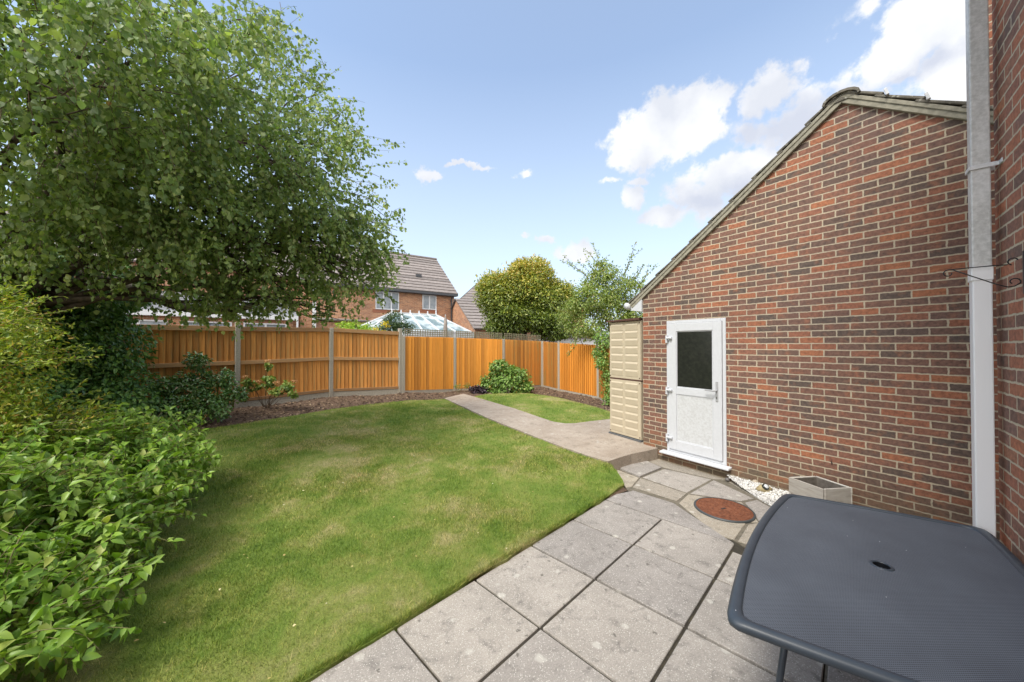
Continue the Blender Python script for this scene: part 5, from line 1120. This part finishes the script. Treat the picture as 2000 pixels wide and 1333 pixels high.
tag(np_mesh('berries', V, [(0,1,4),(1,2,4),(2,3,4),(3,0,4),(1,0,5),(2,1,5),(3,2,5),(0,3,5)], 8, rng.random(len(Pq)), M['berry'], py), kind='stuff')

# big light green foreground bush with sprays of pointed leaves
fb = (-3.1, 2.3, .0); FB = [(np.array(c), r_) for c, r_ in [((-3.08,2.45,.38),(.48,.6,.46)),((-3.5,3.2,.46),(.56,.62,.44)),((-2.62,1.78,.22),(.42,.42,.36)),((-3.5,2.1,.56),(.6,.7,.5)),((-4.15,3.7,.50),(.72,.6,.44)),((-4.0,2.8,.60),(.7,.7,.48)),((-2.95,1.25,.30),(.5,.5,.36))]]
fbo = shrub('broadleaf_bush', 'large light green bush with pointed leaves spilling onto the lawn in the foreground', 'bush', fb, FB, 9000, (.045, .08), M['bush_leaf'], 26, .5, .45, .7, 40, .45, .30, stemm='greenstem', sr=.007, detailed=True, curl=.2)
n_t = 2000; wt = np.array([b_[1][0] ** 2 for b_ in FB]); kk = rng.choice(len(FB), n_t, p=wt / wt.sum()); dd = rdir(n_t); dd[:, 2] = np.abs(dd[:, 2]) * .9 + .02
rad = np.array([FB[i][1] for i in kk]); st_ = np.array([FB[i][0] for i in kk]) + unit(dd) * rad * rng.uniform(.45, .85, n_t)[:, None]
pts, P, T, idx = twig_leaves(st_, dd + np.array([.15, -.05, .15]), rng.uniform(.16, .36, n_t), 46, .12); ok = P[:, 2] > .03; P = P[ok]; T = T[ok]; idx = idx[ok]
n = len(P); side = unit(np.cross(T, rdir(n))); D = unit(T * .55 + side * .9 + np.array([0, 0, -.28])); s_ = rng.uniform(.035, .088, n)
tone = rng.random(n_t); leaves('spray_leaves', P, D, unit(rng.standard_normal((n, 3)) * .35 + np.array([0, 0, 1]) + T * .3), s_, s_ * rng.uniform(.42, .54, n), M['bush_leaf'], fbo, rng.random(n) * .6 + tone[idx] * .4, curl=.22, fold=.10, detailed=True, org=fb)
tubes_np('sprays', [([pts[i, q] for q in range(7)], [.0035 - .0003 * q for q in range(7)]) for i in range(n_t)], M['greenstem'], fbo, 4, fb)
# camellia-like glossy shrub by the fence
cx_, cy_ = gp(395, 826); cb = (cx_, cy_, gz(cx_, cy_))
def B(px, py, Y, *r): return (np.array(pd(px, py, Y)), r)
CB = [B(345,800,6.6,.48,.4,.32), B(400,798,6.7,.48,.4,.32), B(385,752,6.9,.42,.3,.30), B(430,742,7.1,.34,.25,.22), B(335,755,6.8,.36,.3,.2), B(455,775,7.0,.26,.2,.2), B(385,708,7.0,.26,.2,.18), B(300,805,6.5,.35,.3,.24)]
shrub('glossy_shrub', 'loose glossy dark green shrub with arching stems in front of the fence', 'shrub', cb, CB, 9500, (.045, .078), M['cam_leaf'], 16, .5, .2, .5, 18, .2, .32, sr=.008)
# hydrangea
cx_, cy_ = gp(520, 797); hy = (cx_, cy_, gz(cx_, cy_))
YB = [B(495,755,8.0,.15,.15,.12), B(525,745,8.0,.16,.15,.14), B(560,755,8.0,.14,.14,.12), B(525,715,8.05,.07,.07,.1), B(482,745,7.9,.08,.08,.08), B(572,770,7.9,.1,.1,.1), B(540,765,7.9,.15,.14,.08)]
hyo = shrub('hydrangea', 'small pale green hydrangea with faded orange flower heads by the fence', 'plant', hy, YB, 900, (.05, .085), M['hyd_leaf'], 14, .72, .35, .6, 14, .3, .35, sr=.006, stemm='twig')
for (px, py_) in [(478,736),(506,745),(522,706),(540,748),(575,745),(553,764),(492,757)]:
    c = pd(px, py_, 7.9) ; d_ = rdir(60); P = np.array(c) + d_ * np.array([.055,.055,.032]); leaves('flower_head', P, rdir(60), d_, np.full(60, .026), np.full(60, .024), M['flower'], hyo, org=hy)
# round bush by the far lawn
cx_, cy_ = gp(990, 770); rb = (cx_, cy_, gz(cx_, cy_) + .02)
Yb = cy_ + .5
RB = [B(988,742,Yb,.62,.5,.48), B(1003,740,Yb,.55,.45,.46), B(1020,758,Yb,.40,.4,.30), B(960,745,Yb,.38,.4,.36), B(963,755,Yb,.45,.4,.30), B(1015,757,Yb,.42,.4,.30), B(975,718,Yb,.36,.35,.30), B(1000,728,Yb,.32,.32,.26), B(985,765,Yb-.2,.6,.35,.2)]
shrub('rounded_bush', 'rounded mid green bush with heart-shaped leaves beside the far lawn', 'bush', rb, RB, 13000, (.06, .095), M['round_leaf'], 10, .8, .55, .5, 60, .3, .34)
cx_, cy_ = gp(930, 768); pu = (cx_, cy_, gz(cx_, cy_))
shrub('purple_plant', 'low dark purple-leaved plant at the left foot of the rounded bush', 'plant', pu, [(np.array((cx_, cy_ + .05, pu[2] + .10)), (.26,.22,.12)), (np.array((cx_ + .2, cy_, pu[2] + .08)), (.18,.2,.10))], 900, (.045, .08), M['purple_leaf'], 6, .8, .2, .6, 14, .4, .4, sr=.004)
cx_, cy_ = gp(893, 766); ye = (cx_, cy_, gz(cx_, cy_))
shrub('sapling', 'small sparse yellow-green plant at the foot of a concrete fence post', 'plant', ye, [(np.array((cx_, cy_, ye[2] + .2)), (.13,.12,.12)), (np.array((cx_ + .3, cy_ + .1, ye[2] + .22)), (.16,.12,.10))], 170, (.035, .06), M['hyd_leaf'], 8, .45, .2, .4, 12, .3, .4, sr=.004, stemm='greenstem')
# round tree beyond the trellis (new growth orange on top)
ph = (float(pd(1025, 600, 16.6).x), 16.6, -.1); PHB = [B(1020,565,16.6,1.75,1.5,1.25), B(980,590,16.4,1.2,1.2,1.0), B(1070,590,16.5,1.2,1.2,1.05), B(1040,535,16.6,1.15,1.1,.9), B(1000,615,16.3,1.4,1.2,.75), B(1060,625,16.3,1.3,1.1,.65), B(990,640,16.3,1.2,1.0,.6), B(1075,645,16.4,1.1,1.0,.55), B(965,560,16.5,.95,.9,.8), B(1095,575,16.7,.8,.8,.75)]
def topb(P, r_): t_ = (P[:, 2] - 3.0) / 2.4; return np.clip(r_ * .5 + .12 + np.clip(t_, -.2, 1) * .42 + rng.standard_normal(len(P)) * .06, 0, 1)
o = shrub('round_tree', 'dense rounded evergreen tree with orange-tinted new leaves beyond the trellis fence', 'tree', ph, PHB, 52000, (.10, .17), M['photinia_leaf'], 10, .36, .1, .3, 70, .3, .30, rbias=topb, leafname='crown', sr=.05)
mb = MB(); mb.tube([(0, 0, 0), (.05, 0, 1.2), (0, 0, 2.6), (.05, 0, 3.6)], [.16, .13, .10, .05], 9); mb.build('trunk', M['bark'], o, smooth=True)
# loose tree behind the side fence
lt = (3.45, 11.9, -.05); LTB = [B(1112,615,13.2,.6,.6,.6), B(1125,640,12.8,.5,.5,.4), B(1180,560,11.8,.95,.9,.75), B(1150,590,11.6,.75,.8,.65), B(1215,570,11.9,.8,.8,.7), B(1195,620,11.6,.85,.8,.7), B(1150,640,11.3,.55,.5,.45), B(1135,600,12.2,.6,.6,.5), B(1240,620,11.8,.7,.7,.7), B(1180,530,12,.5,.5,.4)]
o = shrub('loose_tree', 'loose airy green tree leaning over the side fence behind the cabinet', 'tree', lt, LTB, 17000, (.055, .10), M['loose_leaf'], 14, .5, .35, .3, 30, .25, .32, leafname='crown', sr=.022)
mb = MB(); mb.tube([(0, 0, -.1), (-.1, -.05, 1.4), (-.15, -.05, 2.4), (-.35, 0, 3.2)], [.07, .06, .045, .02], 8); mb.build('trunk', M['bark'], o, smooth=True)
sp_ = [((1185,560),(1160,468)),((1215,545),(1245,482)),((1150,545),(1095,497)),((1230,560),(1262,515)),((1170,560),(1140,500)),((1240,575),(1290,520)),((1140,620),(1075,600)),((1130,650),(1128,698)),((1150,560),(1175,490)),((1225,560),(1255,540))]
sts = np.array([pd(a[0], a[1], 11.8) for a, b_ in sp_]); ens = np.array([pd(b_[0], b_[1], 11.7) for a, b_ in sp_]); sts = np.repeat(sts, 2, 0); ens = np.repeat(ens, 2, 0) + rng.standard_normal((20, 3)) * .12
pts, P, T, idx = twig_leaves(sts, ens - sts, np.linalg.norm(ens - sts, axis=1), 34, .015); n = len(P)
leaves('spray_leaves', P + rng.standard_normal((n, 3)) * .03, unit(T * .4 + rng.standard_normal((n, 3)) * .8), rdir(n), rng.uniform(.06, .10, n), rng.uniform(.03, .05, n), M['loose_leaf'], o, org=lt)
tubes_np('sprays', [([pts[i, q] for q in range(7)], [.009 - .001 * q for q in range(7)]) for i in range(len(pts))], M['twig'], o, 4, lt)
# climber hanging over the side fence beside the cabinet
cl = (3.05, 10.3, .05); CLB = [B(1180,665,10.2,.30,.3,.35), B(1178,705,10.0,.24,.25,.35), B(1186,740,9.8,.18,.2,.35), B(1190,790,9.6,.22,.2,.3), B(1168,690,10.3,.25,.2,.2), B(1192,770,9.6,.2,.2,.3)]
shrub('climbing_shrub', 'green climbing shrub spilling down over the side fence next to the cream cabinet', 'climber', cl, CLB, 2600, (.05, .085), M['round_leaf'], 10, .5, .5, .3, 14, .3, .4, sr=.01)
# plants beyond the railed fence
b1 = pd(700, 640, 12.6); shrub('bright_bush', 'bright lime green bush top showing above the railed fence', 'bush', (b1.x, b1.y, .1), [B(690,645,12.6,.75,.6,.36), B(722,648,12.5,.5,.5,.3), (np.array((b1.x, b1.y, 1.2)), (.9,.6,1.0))], 5200, (.05, .09), M['bright_leaf'], 6, .5, .2, .5, 30, .3, .3)
b1 = pd(745, 645, 12.4); shrub('golden_shrub', 'golden yellow shrub tips between the lime bush and the dark shrub', 'shrub', (b1.x, b1.y, .1), [B(738,647,12.4,.3,.25,.14), B(753,634,12.5,.16,.16,.12), (np.array((b1.x, b1.y, 1.2)), (.3,.3,.9))], 1100, (.05, .08), M['yellow_leaf'], 5, .6, .2, .5, 20, .3, .35)
b1 = pd(772, 630, 13.0); shrub('dark_shrub', 'dark green leafy shrub standing behind the start of the trellis', 'shrub', (b1.x, b1.y, .1), [B(772,628,13.0,.5,.5,.38), B(760,642,12.9,.45,.4,.3), B(790,640,13.1,.4,.4,.25), (np.array((b1.x, b1.y, 1.2)), (.5,.5,1.0))], 3600, (.06, .11), M['dark_leaf'], 6, .4, .2, .3, 24, .25, .35)
# fallen leaves on the lawn and paving
n = 90; q = []
while len(q) < n:
    x_, y_ = random.uniform(-5, 2.3), random.uniform(1.0, 9.5)
    if in_poly([x_], [y_], LAWN)[0]: q.append((x_, y_, gz(x_, y_) + .045))
P = np.array(q); D = rdir(n); D[:, 2] *= .2; s_ = rng.uniform(.012, .028, n)
M['fallen'] = leafmat('fallen_leaf', [(0, (.42,.30,.10)), (.5, (.55,.45,.2)), (1, (.68,.64,.48))], .1, .6)
tag(leaves('fallen_leaves', P, D, unit(rng.standard_normal((n, 3)) * .2 + np.array([0, 0, 1])), s_, s_ * .7, M['fallen'], None), 'small fallen yellow and cream leaves scattered on the lawn', 'leaves', kind='stuff')
